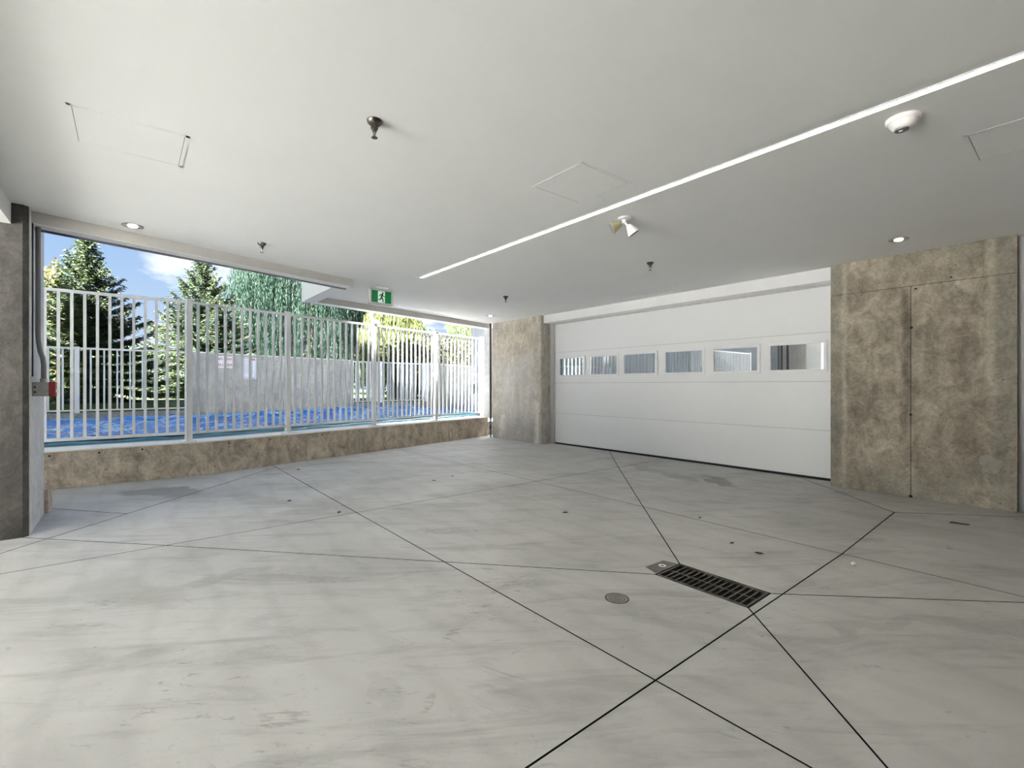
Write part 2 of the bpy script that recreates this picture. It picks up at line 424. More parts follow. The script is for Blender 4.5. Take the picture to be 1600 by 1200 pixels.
# ================================================================== mesh helpers
class MB:
    def __init__(self):
        self.v = []; self.f = []
    def add(self, vs, fs):
        o = len(self.v)
        self.v += [tuple(x) for x in vs]
        self.f += [tuple(i + o for i in f) for f in fs]
        return self
    def box(self, x0, x1, y0, y1, z0, z1):
        vs = [(x0, y0, z0), (x1, y0, z0), (x1, y1, z0), (x0, y1, z0), (x0, y0, z1), (x1, y0, z1), (x1, y1, z1), (x0, y1, z1)]
        return self.add(vs, [(3, 2, 1, 0), (4, 5, 6, 7), (0, 1, 5, 4), (1, 2, 6, 5), (2, 3, 7, 6), (3, 0, 4, 7)])
    def prism(self, pts, z0, z1):
        """vertical prism on a CCW polygon"""
        n = len(pts)
        a = sum(pts[i][0] * pts[(i + 1) % n][1] - pts[(i + 1) % n][0] * pts[i][1] for i in range(n))
        if a < 0:
            pts = pts[::-1]
        vs = [(x, y, z0) for x, y in pts] + [(x, y, z1) for x, y in pts]
        fs = [tuple(range(n - 1, -1, -1)), tuple(range(n, 2 * n))]
        fs += [(i, (i + 1) % n, n + (i + 1) % n, n + i) for i in range(n)]
        return self.add(vs, fs)
    def bar(self, p, q, w, z0, z1, off=0.0):
        """box of width w along plan line p-q, between heights z0 and z1 (off = shift to the left of the line)"""
        p = Vector(p); q = Vector(q); d = (q - p).normalized(); n = Vector((-d.y, d.x))
        a = p + n * (off - w / 2); b = q + n * (off - w / 2); c = q + n * (off + w / 2); e_ = p + n * (off + w / 2)
        return self.prism([(v.x, v.y) for v in (a, b, c, e_)], z0, z1)
    def beam(self, p, q, w, h=None):
        """square bar between two 3D points"""
        h = h or w
        p = Vector(p); q = Vector(q); d = (q - p).normalized()
        s = d.cross(Vector((0, 0, 1)))
        if s.length < 1e-4: s = Vector((1, 0, 0))
        s.normalize(); u = s.cross(d)
        vs = [c + s * a * w / 2 + u * b * h / 2 for c in (p, q) for a, b in ((-1, -1), (1, -1), (1, 1), (-1, 1))]
        return self.add(vs, [(3, 2, 1, 0), (4, 5, 6, 7), (0, 1, 5, 4), (1, 2, 6, 5), (2, 3, 7, 6), (3, 0, 4, 7)])
    def lathe(self, prof, c, n=20, ax=(0, 0, 1), cap=True):
        """profile [(r, h)] turned about axis ax through c"""
        ax = Vector(ax).normalized(); c = Vector(c)
        s = ax.orthogonal().normalized(); u = ax.cross(s)
        vs = []
        for r, h in prof:
            for k in range(n):
                a = 2 * math.pi * k / n
                vs.append(c + ax * h + (s * math.cos(a) + u * math.sin(a)) * r)
        fs = []
        for i in range(len(prof) - 1):
            for k in range(n):
                fs.append((i * n + k, i * n + (k + 1) % n, (i + 1) * n + (k + 1) % n, (i + 1) * n + k))
        if cap:
            fs.append(tuple(range(n - 1, -1, -1)))
            fs.append(tuple((len(prof) - 1) * n + k for k in range(n)))
        return self.add(vs, fs)
    def tube(self, pts, r, n=10):
        pts = [Vector(p) for p in pts]
        rs = r if isinstance(r, (list, tuple)) else [r] * len(pts)
        vs = []; s = None
        for i, p in enumerate(pts):
            d = (pts[min(i + 1, len(pts) - 1)] - pts[max(i - 1, 0)]).normalized()
            if s is None: s = d.orthogonal().normalized()
            s = (s - d * s.dot(d)).normalized(); u = d.cross(s)
            for k in range(n):
                a = 2 * math.pi * k / n
                vs.append(p + (s * math.cos(a) + u * math.sin(a)) * rs[i])
        fs = [(i * n + k, i * n + (k + 1) % n, (i + 1) * n + (k + 1) % n, (i + 1) * n + k) for i in range(len(pts) - 1) for k in range(n)]
        fs += [tuple(range(n - 1, -1, -1)), tuple((len(pts) - 1) * n + k for k in range(n))]
        return self.add(vs, fs)
    def mesh(self, name, m, origin=(0, 0, 0), smooth=False):
        o = Vector(origin)
        me = bpy.data.meshes.new(name)
        me.from_pydata([(x - o.x, y - o.y, z - o.z) for x, y, z in self.v], [], self.f)
        me.materials.append(M[m] if isinstance(m, str) else m)
        if smooth:
            me.polygons.foreach_set('use_smooth', [True] * len(me.polygons))
            try:
                me.set_sharp_from_angle(angle=math.radians(40))
            except Exception:
                pass
        me.update()
        return me
    def build(self, name, m, parent=None, origin=None, smooth=False, bevel=0.0):
        if parent is not None:
            w = world_loc(parent)
            o = bpy.data.objects.new(name, self.mesh(name, m, w, smooth))
            o.parent = parent
        else:
            if origin is None:
                a = np.array(self.v); origin = ((a[:, 0].min() + a[:, 0].max()) / 2, (a[:, 1].min() + a[:, 1].max()) / 2, a[:, 2].min())
            o = bpy.data.objects.new(name, self.mesh(name, m, origin, smooth))
            o.location = origin
        if bevel:
            b = o.modifiers.new('bevel', 'BEVEL'); b.width = bevel; b.segments = 2; b.limit_method = 'ANGLE'
        COL.objects.link(o)
        return o

def world_loc(o):
    v = Vector(o.location)
    while o.parent:
        o = o.parent; v = v + Vector(o.location)
    return v

def tag(o, label=None, cat=None, group=None, kind=None):
    if label: o['label'] = label
    if cat: o['category'] = cat
    if group: o['group'] = group
    if kind: o['kind'] = kind
    return o

def empty(name, loc, label=None, cat=None, group=None, kind=None):
    o = bpy.data.objects.new(name, None)
    o.empty_display_size = 0.1
    o.location = loc
    COL.objects.link(o)
    return tag(o, label, cat, group, kind)

def copy_tree(o, parent=None):
    c = o.copy(); COL.objects.link(c); c.parent = parent
    for ch in list(o.children):
        copy_tree(ch, c)
    return c

def piece(name, me, parent, loc, rz=0.0):
    """one more object on a shared mesh, loc relative to the parent"""
    o = bpy.data.objects.new(name, me)
    o.parent = parent; o.location = loc; o.rotation_euler = (0, 0, rz)
    COL.objects.link(o)
    return o

def text_mesh(name, body, size, origin, xdir, ydir, m, parent, depth=0.002, align='CENTER'):
    cu = bpy.data.curves.new(name, 'FONT')
    cu.body = body; cu.size = size; cu.align_x = align; cu.align_y = 'CENTER'; cu.extrude = depth
    t = bpy.data.objects.new('tmp', cu)
    COL.objects.link(t)
    bpy.context.view_layer.update()
    me = bpy.data.meshes.new_from_object(t.evaluated_get(bpy.context.evaluated_depsgraph_get()))
    bpy.data.objects.remove(t); bpy.data.curves.remove(cu)
    xd = Vector(xdir).normalized(); yd = Vector(ydir).normalized(); zd = xd.cross(yd)
    w = world_loc(parent)
    mt = Matrix((xd, yd, zd)).transposed().to_4x4()
    mt.translation = Vector(origin) - w
    me.transform(mt)
    me.materials.clear(); me.materials.append(M[m])
    o = bpy.data.objects.new(name, me)
    o.parent = parent
    COL.objects.link(o)
    return o

# ================================================================== setting
CEIL = 2.58
# ---- floor: saw-cut slabs over a dark bed
def offset_poly(pts, d):
    n = len(pts)
    if sum(pts[i][0] * pts[(i + 1) % n][1] - pts[(i + 1) % n][0] * pts[i][1] for i in range(n)) < 0:
        pts = pts[::-1]
    out = []
    for i in range(n):
        p0, p1, p2 = Vector(pts[i - 1]), Vector(pts[i]), Vector(pts[(i + 1) % n])
        e1 = (p1 - p0).normalized(); e2 = (p2 - p1).normalized()
        n1 = Vector((-e1.y, e1.x)); n2 = Vector((-e2.y, e2.x))
        b = n1 + n2
        k = d / max(0.15, (1 + n1.dot(n2)))
        out.append((p1.x + b.x * k, p1.y + b.y * k))
    return out

def split_poly(poly, a, b):
    a = Vector(a); d = Vector(b) - a; n = Vector((-d.y, d.x))
    s = [n.dot(Vector(p) - a) for p in poly]
    if max(s) < 1e-6 or min(s) > -1e-6:
        return [poly]
    L, R = [], []
    for i in range(len(poly)):
        j = (i + 1) % len(poly)
        if s[i] >= 0: L.append(poly[i])
        if s[i] <= 0: R.append(poly[i])
        if s[i] * s[j] < 0:
            t = s[i] / (s[i] - s[j])
            q = (poly[i][0] + (poly[j][0] - poly[i][0]) * t, poly[i][1] + (poly[j][1] - poly[i][1]) * t)
            L.append(q); R.append(q)
    return [L, R]

YA, YG, XB, XE, XM = 1.632, 3.872, -1.098, -4.30, -7.27
XL, XR, YS, YN = -9.05, 3.0, -3.7, 6.75
dl, dr, ur, ul = (-1.715, 2.545), (-1.146, 2.545), (-1.146, 2.822), (-1.715, 2.822)
cA = (-2.725, YA); fG = (-2.745, YG)
slabs = [
    [cA, dl, ul, fG, (XE, YG), (XE, YA)],
    [cA, (XB, YA), (XB, 2.500), dr, dl],
    [dr, (XB, 2.500), (XB, 2.866), ur],
    [ul, ur, (XB, 2.866), (XB, YG), fG],
    [(XB, YA), (-0.21, YA), (XB, 2.500)],
    [(-0.21, YA), (XR, YA), (XR, YG), (-0.13, YG), (XB, 2.866), (XB, 2.500)],
    [(XB, 2.866), (-0.13, YG), (XB, YG)],
    [(XE, YG), fG, (XE, 5.47)],
    [fG, (XB, YG), (-1.15, 5.51), (-2.45, YN), (XE, YN), (XE, 5.47)],
    [(XB, YG), (XR, YG), (XR, YN), (0.2, YN), (-1.15, 5.51)],
    [(-1.15, 5.51), (0.2, YN), (-2.45, YN)],
    [(XM, YG), (XE, YG), (XE, 5.47), (-5.52, YN), (XM, YN)],
    [(XE, 5.47), (XE, YN), (-5.52, YN)],
    [(XM, YA), (XE, YA), (XE, YG), (XM, YG)],
    [(XL, YG), (XM, YG), (XM, YN), (XL, YN)],
    [(XL, YA), (XM, YA), (XM, YG), (XL, YG)],
    [(XB, YS), (XR, YS), (XR, YA), (XB, YA)],
]
low = split_poly([(XE, YS), (XB, YS), (XB, YA), (XE, YA)], cA, (XE, 0.205))
slabs += low
cell = [(XL, YS), (XE, YS), (XE, YA), (XL, YA)]
parts = split_poly(cell, (-7.45, YA + 0.04), (-4.84, -0.69))
for q in parts:
    cx = sum(p[0] for p in q) / len(q); cy = sum(p[1] for p in q) / len(q)
    for r in split_poly(q, (XE, 0.205), (-5.2, -0.625)):
        mx = sum(p[0] for p in r) / len(r)
        has = any(p[0] < -7.2 for p in r) and any(p[1] < -2 for p in r)
        slabs += split_poly(r, (-5.64, -0.065), (-6.38, -0.665)) if has else [r]

floor = MB().box(XL, XR, YS, YN, -0.12, -0.03).build('floor', 'joint', origin=(0, 0, 0))
tag(floor, 'grey polished concrete garage floor cut into angled slabs', 'floor', kind='structure')
for s in slabs:
    o = MB().prism(offset_poly(s, 0.004), -0.09, 0.0).build('slab', 'floor', floor)
    o.data.materials.append(M['joint'])
    for p in o.data.polygons:
        if abs(p.normal.z) < 0.5: p.material_index = 1

# ---- ceiling with a slot for the strip light
def clip_y(poly, y, keep_below):
    out = []
    n = len(poly)
    for i in range(n):
        a, b = poly[i], poly[(i + 1) % n]
        ia = (a[1] <= y) == keep_below; ib = (b[1] <= y) == keep_below
        if ia: out.append(a)
        if ia != ib:
            t = (y - a[1]) / (b[1] - a[1])
            out.append((a[0] + (b[0] - a[0]) * t, y))
    return out
B1a, B1b = Vector((-5.36, -0.60)), Vector((-6.165, 2.30))     # inner beam line
B2a, B2b = Vector((-7.66, 2.29)), Vector((-8.70, 6.42))       # outer beam line
ceil_poly = [(XR, YS), (XR, 7.6), (-9.2, 7.6), (-9.2, 6.45), (B2b.x, B2b.y), (B2a.x, B2a.y), (B1b.x, B1b.y), (B1a.x, B1a.y), (-5.36, YS)]
S0, S1, SX0, SX1 = 2.854, 2.966, -5.51, 1.6
cb = MB()
cb.prism(clip_y(ceil_poly, S0, True), CEIL, CEIL + 0.18)
cb.prism(clip_y(ceil_poly, S1, False), CEIL, CEIL + 0.18)
midp = clip_y(clip_y(ceil_poly, S0, False), S1, True)
wx = min(p[0] for p in midp)
cb.box(wx, SX0, S0, S1, CEIL, CEIL + 0.18)
cb.box(SX1, XR, S0, S1, CEIL, CEIL + 0.18)
ceiling = cb.build('ceiling', 'ceiling', origin=(0, 0, CEIL))
tag(ceiling, 'smooth white painted ceiling of the covered garage entry', 'ceiling', kind='structure')
# access panels: shallow frame with a lid, all within the ceiling
for (x0, x1, y0, y1) in ((-3.66, -3.22, -0.225, 0.24), (-2.468, -2.024, 2.222, 2.675), (-0.433, 0.01, 3.655, 4.10)):
    f = MB()
    w = 0.022
    f.box(x0 - w, x1 + w, y0 - w, y0 - 0.003, CEIL - 0.002, CEIL); f.box(x0 - w, x1 + w, y1 + 0.003, y1 + w, CEIL - 0.002, CEIL)
    f.box(x0 - w, x0 - 0.003, y0 - w, y1 + w, CEIL - 0.002, CEIL); f.box(x1 + 0.003, x1 + w, y0 - w, y1 + w, CEIL - 0.002, CEIL)
    fr = f.build('panel_frame', 'ceiling', ceiling)
    f = MB()
    f.box(x0 - 0.0028, x1 + 0.0028, y0 - 0.0028, y0 - 0.0002, CEIL - 0.0008, CEIL); f.box(x0 - 0.0028, x0 - 0.0002, y0, y1, CEIL - 0.0008, CEIL)
    f.box(x0 - 0.0028, x1 + 0.0028, y1 + 0.0002, y1 + 0.0028, CEIL - 0.0008, CEIL); f.box(x1 + 0.0002, x1 + 0.0028, y0, y1, CEIL - 0.0008, CEIL)
    f.build('panel_gap_shade', 'conduit', ceiling)  # grey strips coloured in as the shadow gap round the lid
    MB().box(x0, x1, y0, y1, CEIL - 0.0015, CEIL).build('access_panel', 'ceiling', ceiling)

# ---- beams / downstands
t1 = MB().bar(B1a - (B1b - B1a).normalized() * 0.02, B1b, 0.16, CEIL - 0.095, CEIL + 0.18, off=0.08).build('trim_1', 'beam')
tag(t1, 'grey downstand beam along the ceiling edge above the railing gap', 'beam', kind='structure')
MB().bar(B1a, B1b, 0.02, CEIL - 0.115, CEIL + 0.2, off=0.17).build('drip_edge', 'conduit', t1)
MB().bar(B1a, B1b - (B1b - B1a).normalized() * 0.02, 0.155, CEIL - 0.099, CEIL - 0.0955, off=0.08).build('soffit', 'white', t1)
t2 = MB().bar(B2a, B2b, 0.18, CEIL - 0.095, CEIL + 0.35, off=0.09).build('trim_2', 'beam')
tag(t2, 'grey downstand beam over the far half of the railing', 'beam', kind='structure')
MB().bar(B2a, B2b, 0.176, CEIL - 0.099, CEIL - 0.0955, off=0.09).build('soffit', 'white', t2)
t3 = MB().prism([(-7.80, 2.09), (-6.285, 2.09), (-6.335, 2.285), (-7.84, 2.285)], CEIL - 0.095, CEIL + 0.35).build('trim_3', 'white')
tag(t3, 'white return fascia where the ceiling steps out over the railing', 'fascia', kind='structure')
t4 = MB().box(-5.215, XR, -1.1, -0.705, 2.417, CEIL).build('trim_4', 'white')
tag(t4, 'white dropped beam meeting the left concrete pillar at the ceiling', 'beam', kind='structure')

# ---- left pillar
pl = MB().prism([(-6.07, -1.9), (-5.22, -1.9), (-5.22, -0.645), (-5.25, -0.615), (-6.07, -0.615)], 0, CEIL).build('wall_left', 'pillar')
tag(pl, 'dark grey concrete pillar wall at the left of the opening', 'wall', kind='structure')
MB().box(-6.068, -5.262, -0.6148, -0.611, 0.0, CEIL).build('skylit_face', 'pillar_side', pl)  # pale plate standing for raw concrete lit by the sky
MB().prism([(-6.22, -0.612), (-6.06, -0.612), (-6.06, -0.585), (-6.22, -0.57)], 0, 0.22).build('kicker', 'curb', pl)

# ---- curb under the railing
KI = [(-7.38, -3.6), (-7.38, 0.80), (-8.895, 6.51)]
def off_line(pts, d):
    """parallel polyline shifted d to the left of travel"""
    out = []
    for i, p in enumerate(pts):
        a = Vector(pts[max(i - 1, 0)]); b = Vector(pts[i]); c = Vector(pts[min(i + 1, len(pts) - 1)])
        e1 = (b - a).normalized() if i > 0 else (c - b).normalized()
        e2 = (c - b).normalized() if i < len(pts) - 1 else e1
        n1 = Vector((-e1.y, e1.x)); n2 = Vector((-e2.y, e2.x)); bb = n1 + n2
        q = b + bb * (d / (1 + n1.dot(n2)))
        out.append((q.x, q.y))
    return out
SILL = 0.44
KO = off_line(KI, 0.42)
kb = MB()
for i in range(2):
    kb.prism([KI[i], KI[i + 1], KO[i + 1], KO[i]], -0.05, SILL - 0.015)
curb = kb.build('wall_curb', 'curb', origin=(-7.6, 1.5, 0))
tag(curb, 'low pitted brown-grey concrete curb wall under the white railing', 'curb', kind='structure')
ci = off_line(KI, -0.006); co = off_line(KI, 0.44)
kc = MB()
for i in range(2):
    kc.prism([ci[i], ci[i + 1], co[i + 1], co[i]], SILL - 0.015, SILL)
kc.build('cap', 'cap', curb)
for (y, z) in ((-0.70, 0.385), (-0.28, 0.385), (0.12, 0.39)):
    MB().lathe([(0.011, 0), (0.011, 0.004)], (-7.381, y, z), 10, (1, 0, 0)).build('tie_hole', 'seal', curb)
for s_ in (0.045, 0.14, 0.28, 0.40, 0.62):
    p = Vector(KI[1]).lerp(Vector(KI[2]), s_); d = (Vector(KI[2]) - Vector(KI[1])).normalized()
    MB().lathe([(0.010, 0), (0.010, 0.004)], (p.x + d.y * 0.0005, p.y - d.x * 0.0005, 0.385), 10, (d.y, -d.x, 0)).build('tie_hole', 'seal', curb)

# ---- pilaster between railing and garage door
WY = 6.38
pb = MB().prism([(-8.545, WY), (-6.945, WY), (-6.93, WY + 0.015), (-6.93, 7.4), (-8.545, 7.4)], 0, CEIL).build('wall_back', 'pil')
tag(pb, 'pale streaked concrete pilaster between railing and garage door', 'wall', kind='structure')
MB().box(-6.936, -6.926, 6.56, 6.64, 1.02, 1.16).build('outlet_box', 'box', pb)

# ---- right concrete wall: core + formed panels with recessed joints
wr = MB().box(-1.915, -0.44, WY + 0.012, 6.49, 0, CEIL).build('wall_right', 'joint')
tag(wr, 'brown stained concrete wall right of the garage door', 'wall', kind='structure')
wm = M['wall_r']
MB().box(-1.925, -1.1985, WY, 6.49, 0, 2.222).build('concrete_panel', wm, wr)
MB().box(-1.1925, -0.43, WY, 6.50, 0, 2.222).build('concrete_panel', wm, wr)
MB().box(-1.925, -0.43, WY, 6.50, 2.227, CEIL).build('concrete_panel', wm, wr)
for (x, z, r) in ((-1.190, 1.786, 0.014), (-1.196, 0.87, 0.013), (-1.196, 0.012, 0.016), (-1.154, 2.19, 0.010), (-0.882, 2.262, 0.009)):
    MB().lathe([(r, 0), (r, 0.004)], (x, WY + 0.0005, z), 12, (0, -1, 0)).build('tie_hole', 'seal', wr)
# bright mortar patch low on the right end
pm = MB()
pts = [(-0.60 + 0.075 * math.cos(a) * (1 + 0.25 * math.sin(3 * a)), 0.42 + 0.095 * math.sin(a) * (1 + 0.2 * math.cos(2 * a + 1))) for a in np.linspace(0, 2 * math.pi, 18, endpoint=False)]
pm.add([(x, WY - 0.002, z) for x, z in pts] + [(x, WY + 0.001, z) for x, z in pts], [tuple(range(18))] + [(i, (i + 1) % 18, 18 + (i + 1) % 18, 18 + i) for i in range(18)])
pm.build('mortar_patch', simple('mortar_patch_pale', (150, 145, 134), 0.85, noise=0.2, nscale=25), wr)

# ---- recess and doorway at the far right
wd = MB()
wd.box(-0.44, -0.41, 6.492, 6.62, 0, CEIL)
wd.box(-0.41, XR, 6.492, 6.62, 2.40, CEIL)
wd.box(0.62, XR, 6.492, 6.62, 0, 2.40)
wd = wd.build('wall_right_recess', 'greypaint', origin=(0.5, 6.5, 0))
tag(wd, 'grey wall set back around the doorway at the right edge', 'wall', kind='structure')
dd = empty('door_2', (0.1, 6.5, 0), 'plain grey door in a pale metal frame at the right edge', 'door', kind='structure')
MB().box(-0.41, -0.36, 6.47, 6.60, 0, 2.40).box(0.57, 0.62, 6.47, 6.60, 0, 2.40).box(-0.36, 0.57, 6.47, 6.60, 2.35, 2.40).build('door_frame', 'greypaint', dd)
MB().box(-0.355, 0.565, 6.53, 6.575, 0.012, 2.345).build('door_leaf', simple('door_leaf_grey', (150, 148, 145), 0.5), dd)
for z in (0.25, 1.24, 2.05):
    h = MB().lathe([(0.011, 0), (0.011, 0.16)], (-0.362, 6.466, z), 10).build('hinge', 'black', dd)
MB().lathe([(0.012, 0), (0.012, 0.05)], (0.50, 6.53, 1.02), 10, (0, -1, 0)).beam((0.51, 6.485, 1.02), (0.39, 6.485, 1.02), 0.018).build('door_handle', 'steel', dd)

# ---- east wall (outside the frame to the right)
we = MB().box(XR, XR + 0.2, YS, 7.6, 0, CEIL).build('wall_east', 'wall_r')
tag(we, 'plain concrete side wall outside the frame on the right', 'wall', kind='structure')

ws = MB().box(-0.3, XR + 0.2, YS - 0.2, YS, 0, CEIL).build('wall_south', 'wall_r')
tag(ws, 'concrete house wall behind the camera', 'wall', kind='structure')
# ---- unseen storey and wing added above to shade the near pool side
up = MB().box(-5.30, 6, -3.7, 13.0, CEIL + 0.18, 12.8).box(-5.3, 0.6, -9.5, -3.7, 4.2, 12.8).build('shade_upper', 'house')
tag(up, 'unseen white upper storey and wing added to shade the pool side', 'house', kind='structure')

# ---- header and garage door
hd = MB().box(-6.93, -1.925, 6.45, 6.85, 2.425, CEIL).build('trim_5', 'white')
tag(hd, 'white header boxed above the garage door', 'header', kind='structure')
MB().box(-6.93, -1.925, 6.62, 6.655, 2.40, 2.425).build('stop_strip', 'greypaint', hd)
gd = empty('door_1', (-4.39, 6.69, 0), 'wide white sectional garage door with six small windows', 'door', kind='structure')
MB().box(-6.93, -6.84, 6.63, 6.74, 0, 2.43).build('side_track', 'greypaint', gd)
DX0, DX1 = -6.84, -1.92
zs = [0.028, 0.618, 1.228, 1.838, 2.43]
for i in range(4):
    MB().box(DX0, DX1, 6.69, 6.735, zs[i] + 0.0025, zs[i + 1] - 0.0025).build('door_panel', 'door', gd, bevel=0.0015)
MB().box(DX0, DX1, 6.70, 6.745, zs[0], zs[-1]).build('door_backing', 'greypaint', gd)
MB().box(DX0, DX1, 6.684, 6.735, 0.0, 0.03).build('bottom_seal', 'seal', gd)
for x0 in (-6.690, -5.905, -5.118, -4.303, -3.503, -2.709):
    x1 = x0 + 0.615; z0, z1 = 1.383, 1.705
    f = MB(); w = 0.042
    for (a, b, c, d) in ((x0 - w, x1 + w, z0 - w, z0), (x0 - w, x1 + w, z1, z1 + w), (x0 - w, x0, z0, z1), (x1, x1 + w, z0, z1)):
        f.box(a, b, 6.672, 6.692, c, d)
    fr = f.build('window_frame', 'door', gd, bevel=0.003)
    MB().box(x0, x1, 6.683, 6.691, z0, z1).build('window_pane', 'glass', fr)

# ---- ground outside
og = MB().box(-40, -9.2, -14, 30, -0.4, 0.30)
og.box(-16, -9, 10, 30, -0.4, 0.31)
og = og.build('ground_pool_deck', 'deck', origin=(-20, 0, 0))
tag(og, 'grey concrete pool deck outside the railing', 'ground', kind='structure')
nd = MB().prism([(KO[0][0] + 0.01, -6.0), (KO[0][0] + 0.01, 0.8), (KO[2][0] + 0.02, 6.51), (-8.6, 7.98), (-12.2, 7.98), (-12.2, -6.0)], -0.4, 0.304).build('ground_near_deck', 'deck')
tag(nd, 'pale concrete strip between the curb and the pool', 'ground', kind='structure')
sg = MB().box(KO[0][0] + 0.02, -5.3, -30, -1.9, -0.4, -0.021).build('ground_side_path', 'deck')
tag(sg, 'grey side path outside the left pillar', 'ground', kind='structure')
dv = MB().box(-5.3, 25, -30, YS - 0.001, -0.4, -0.02).build('ground_driveway', 'drive')
tag(dv, 'pale concrete driveway behind the camera', 'ground', kind='structure')

# ================================================================== white railing on the curb
def post_x(y):
    return -7.475 if y <= 0.6 else -7.475 - 0.272 * (y - 0.6)
RT = 2.31
rail = empty('metal_railing', (-7.9, 2.5, SILL), 'tall white metal railing with square bars along the concrete curb', 'railing')
posts_y = [-3.35, -0.86, 0.60, 1.895, 3.455, 4.975, 6.46]
W0 = world_loc(rail)
post_me = MB().box(-0.034, 0.034, -0.034, 0.034, 0, RT - SILL - 0.006).mesh('post', 'rail')
cap_me = MB().box(-0.037, 0.037, -0.037, 0.037, 0, 0.012).mesh('post_cap', 'rail')
plate_me = MB().box(-0.055, 0.055, -0.075, 0.075, 0, 0.012).mesh('base_plate', 'rail')
bar_me = MB().box(-0.0145, 0.0145, -0.0145, 0.0145, 0.125, RT - SILL - 0.035).mesh('baluster', 'rail')
counts = [21, 12, 11, 13, 13, 12]
for i, y in enumerate(posts_y):
    rz = 0.0 if y < 0.6 else 0.266
    if i == 1:
        continue
    p = piece('post', post_me, rail, (post_x(y) - W0.x, y - W0.y, 0), rz)
    piece('post_cap', cap_me, p, (0, 0, RT - SILL - 0.006))
    piece('base_plate', plate_me, p, (0, 0, 0))
for i in range(len(posts_y) - 1):
    ya, yb = posts_y[i], posts_y[i + 1]
    pa, pb_ = (post_x(ya), ya), (post_x(yb), yb)
    MB().bar(pa, pb_, 0.036, RT - 0.055, RT - 0.02).build('top_rail', 'rail', rail)
    MB().bar(pa, pb_, 0.034, 0.535, 0.57).build('bottom_rail', 'rail', rail)
    n = counts[i]
    rz = 0.0 if yb <= 0.6 else 0.266
    for k in range(1, n + 1):
        t = k / (n + 1)
        y = ya + (yb - ya) * t
        piece('baluster', bar_me, rail, (post_x(y) - W0.x, y - W0.y, 0), rz)

# white end column and black standpipe in the corner
ec = MB().box(-8.80, -8.615, 6.34, 6.46, SILL, CEIL - 0.09).build('end_column', 'pillar_side')
tag(ec, 'narrow white column at the far end of the railing', 'column')
sp = empty('standpipe', (-8.575, 6.345, 0), 'black vertical pipe in the corner beside the pale pilaster', 'pipe')
MB().lathe([(0.022, 0), (0.022, CEIL - 0.40)], (-8.575, 6.345, 0.40), 12).build('pipe', 'black', sp, smooth=True)
MB().lathe([(0.03, 0), (0.03, 0.05)], (-8.575, 6.345, 0.37), 12).build('coupling', 'steel', sp, smooth=True)
MB().lathe([(0.016, 0), (0.016, 0.37)], (-8.575, 6.345, 0.0), 12).lathe([(0.026, 0), (0.034, 0.03), (0.026, 0.07)], (-8.575, 6.345, 0.20), 12).build('drain_valve', 'iron', sp, smooth=True)

# curved white pipe under the outer beam
el_ = []
c0 = Vector((-8.32, 3.42, CEIL - 0.09))
for k in range(9):
    a = k / 8 * math.pi / 2
    el_.append((c0.x - 0.02 * math.sin(a), c0.y + 0.17 * (1 - math.cos(a)), c0.z - 0.14 * math.sin(a)))
pe = MB().tube(el_, 0.028, 10).build('curved_bracket', 'rail', smooth=True)
tag(pe, 'short curved white pipe bracket between the beam and a railing post', 'bracket')

# ================================================================== pool
pool = empty('swimming_pool', (-11, 3, 0.30), 'swimming pool under a wrinkled shiny blue tarp cover', 'pool')
def near_x(y): return post_x(y) - 1.65
def far_x(y):
    if y < 1.1: return -12.85
    if y < 5.5: return -12.85 - (y - 1.1) * 0.386
    return -14.55 - (y - 5.5) * 0.21
NS, NT = 300, 110
ys = np.linspace(-2.6, 7.7, NS)
P_ = np.zeros((NS, NT, 3))
ph = rng.uniform(0, 6.28, 60); fa = rng.uniform(-1.2, 1.2, 60); fr_ = rng.uniform(3, 16, 60)
for i, y in enumerate(ys):
    x0, x1 = near_x(y), far_x(y)
    xs = np.linspace(x0, x1, NT)
    P_[i, :, 0] = xs; P_[i, :, 1] = y
X, Y = P_[:, :, 0], P_[:, :, 1]
z = np.zeros_like(X)
for k in range(60):
    ang_ = fa[k]
    u = X * math.sin(ang_) + Y * math.cos(ang_)
    wv = np.sin(u * fr_[k] + ph[k] + 0.8 * np.sin(X * 0.9 + k))
    env = 0.5 + 0.5 * np.sin(X * 0.8 + 1.3 * Y * math.sin(k) + k * 1.7)
    z += (1 - np.abs(wv)) ** 2 * env * (0.09 / fr_[k])
T = np.linspace(0, 1, NT)[None, :]
z = 0.345 + z - 0.03 * np.clip(1 - np.abs(T - 0.5) * 2, 0, 1) + 0.07 * np.clip((T - 0.93) / 0.07, 0, 1)
P_[:, :, 2] = z
pv = [tuple(v) for v in P_.reshape(-1, 3)]
pf = [(i * NT + j, i * NT + j + 1, (i + 1) * NT + j + 1, (i + 1) * NT + j) for i in range(NS - 1) for j in range(NT - 1)]
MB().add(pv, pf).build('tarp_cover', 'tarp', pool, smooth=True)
MB().tube([(far_x(y) + 0.02, y, 0.44 + 0.012 * math.sin(y * 5)) for y in np.linspace(-2.6, 7.7, 60)], 0.07, 10).build('rolled_edge', 'tarp_edge', pool, smooth=True)
MB().tube([(near_x(y) - 0.02, y, 0.345 + 0.008 * math.sin(y * 7)) for y in np.linspace(-2.6, 7.7, 60)], 0.03, 8).build('near_edge', simple('turquoise_tarp', (96, 158, 182), 0.3, noise=0.3, nscale=5), pool, smooth=True)
cpn = MB()
yy = list(np.linspace(-2.8, 7.8, 14))
for a, b in zip(yy[:-1], yy[1:]):
    MB().prism([(near_x(a) + 0.30, a + 0.004), (near_x(a), a + 0.004), (near_x(b), b - 0.004), (near_x(b) + 0.30, b - 0.004)], 0.28, 0.335).build('coping_stone', 'coping', pool)

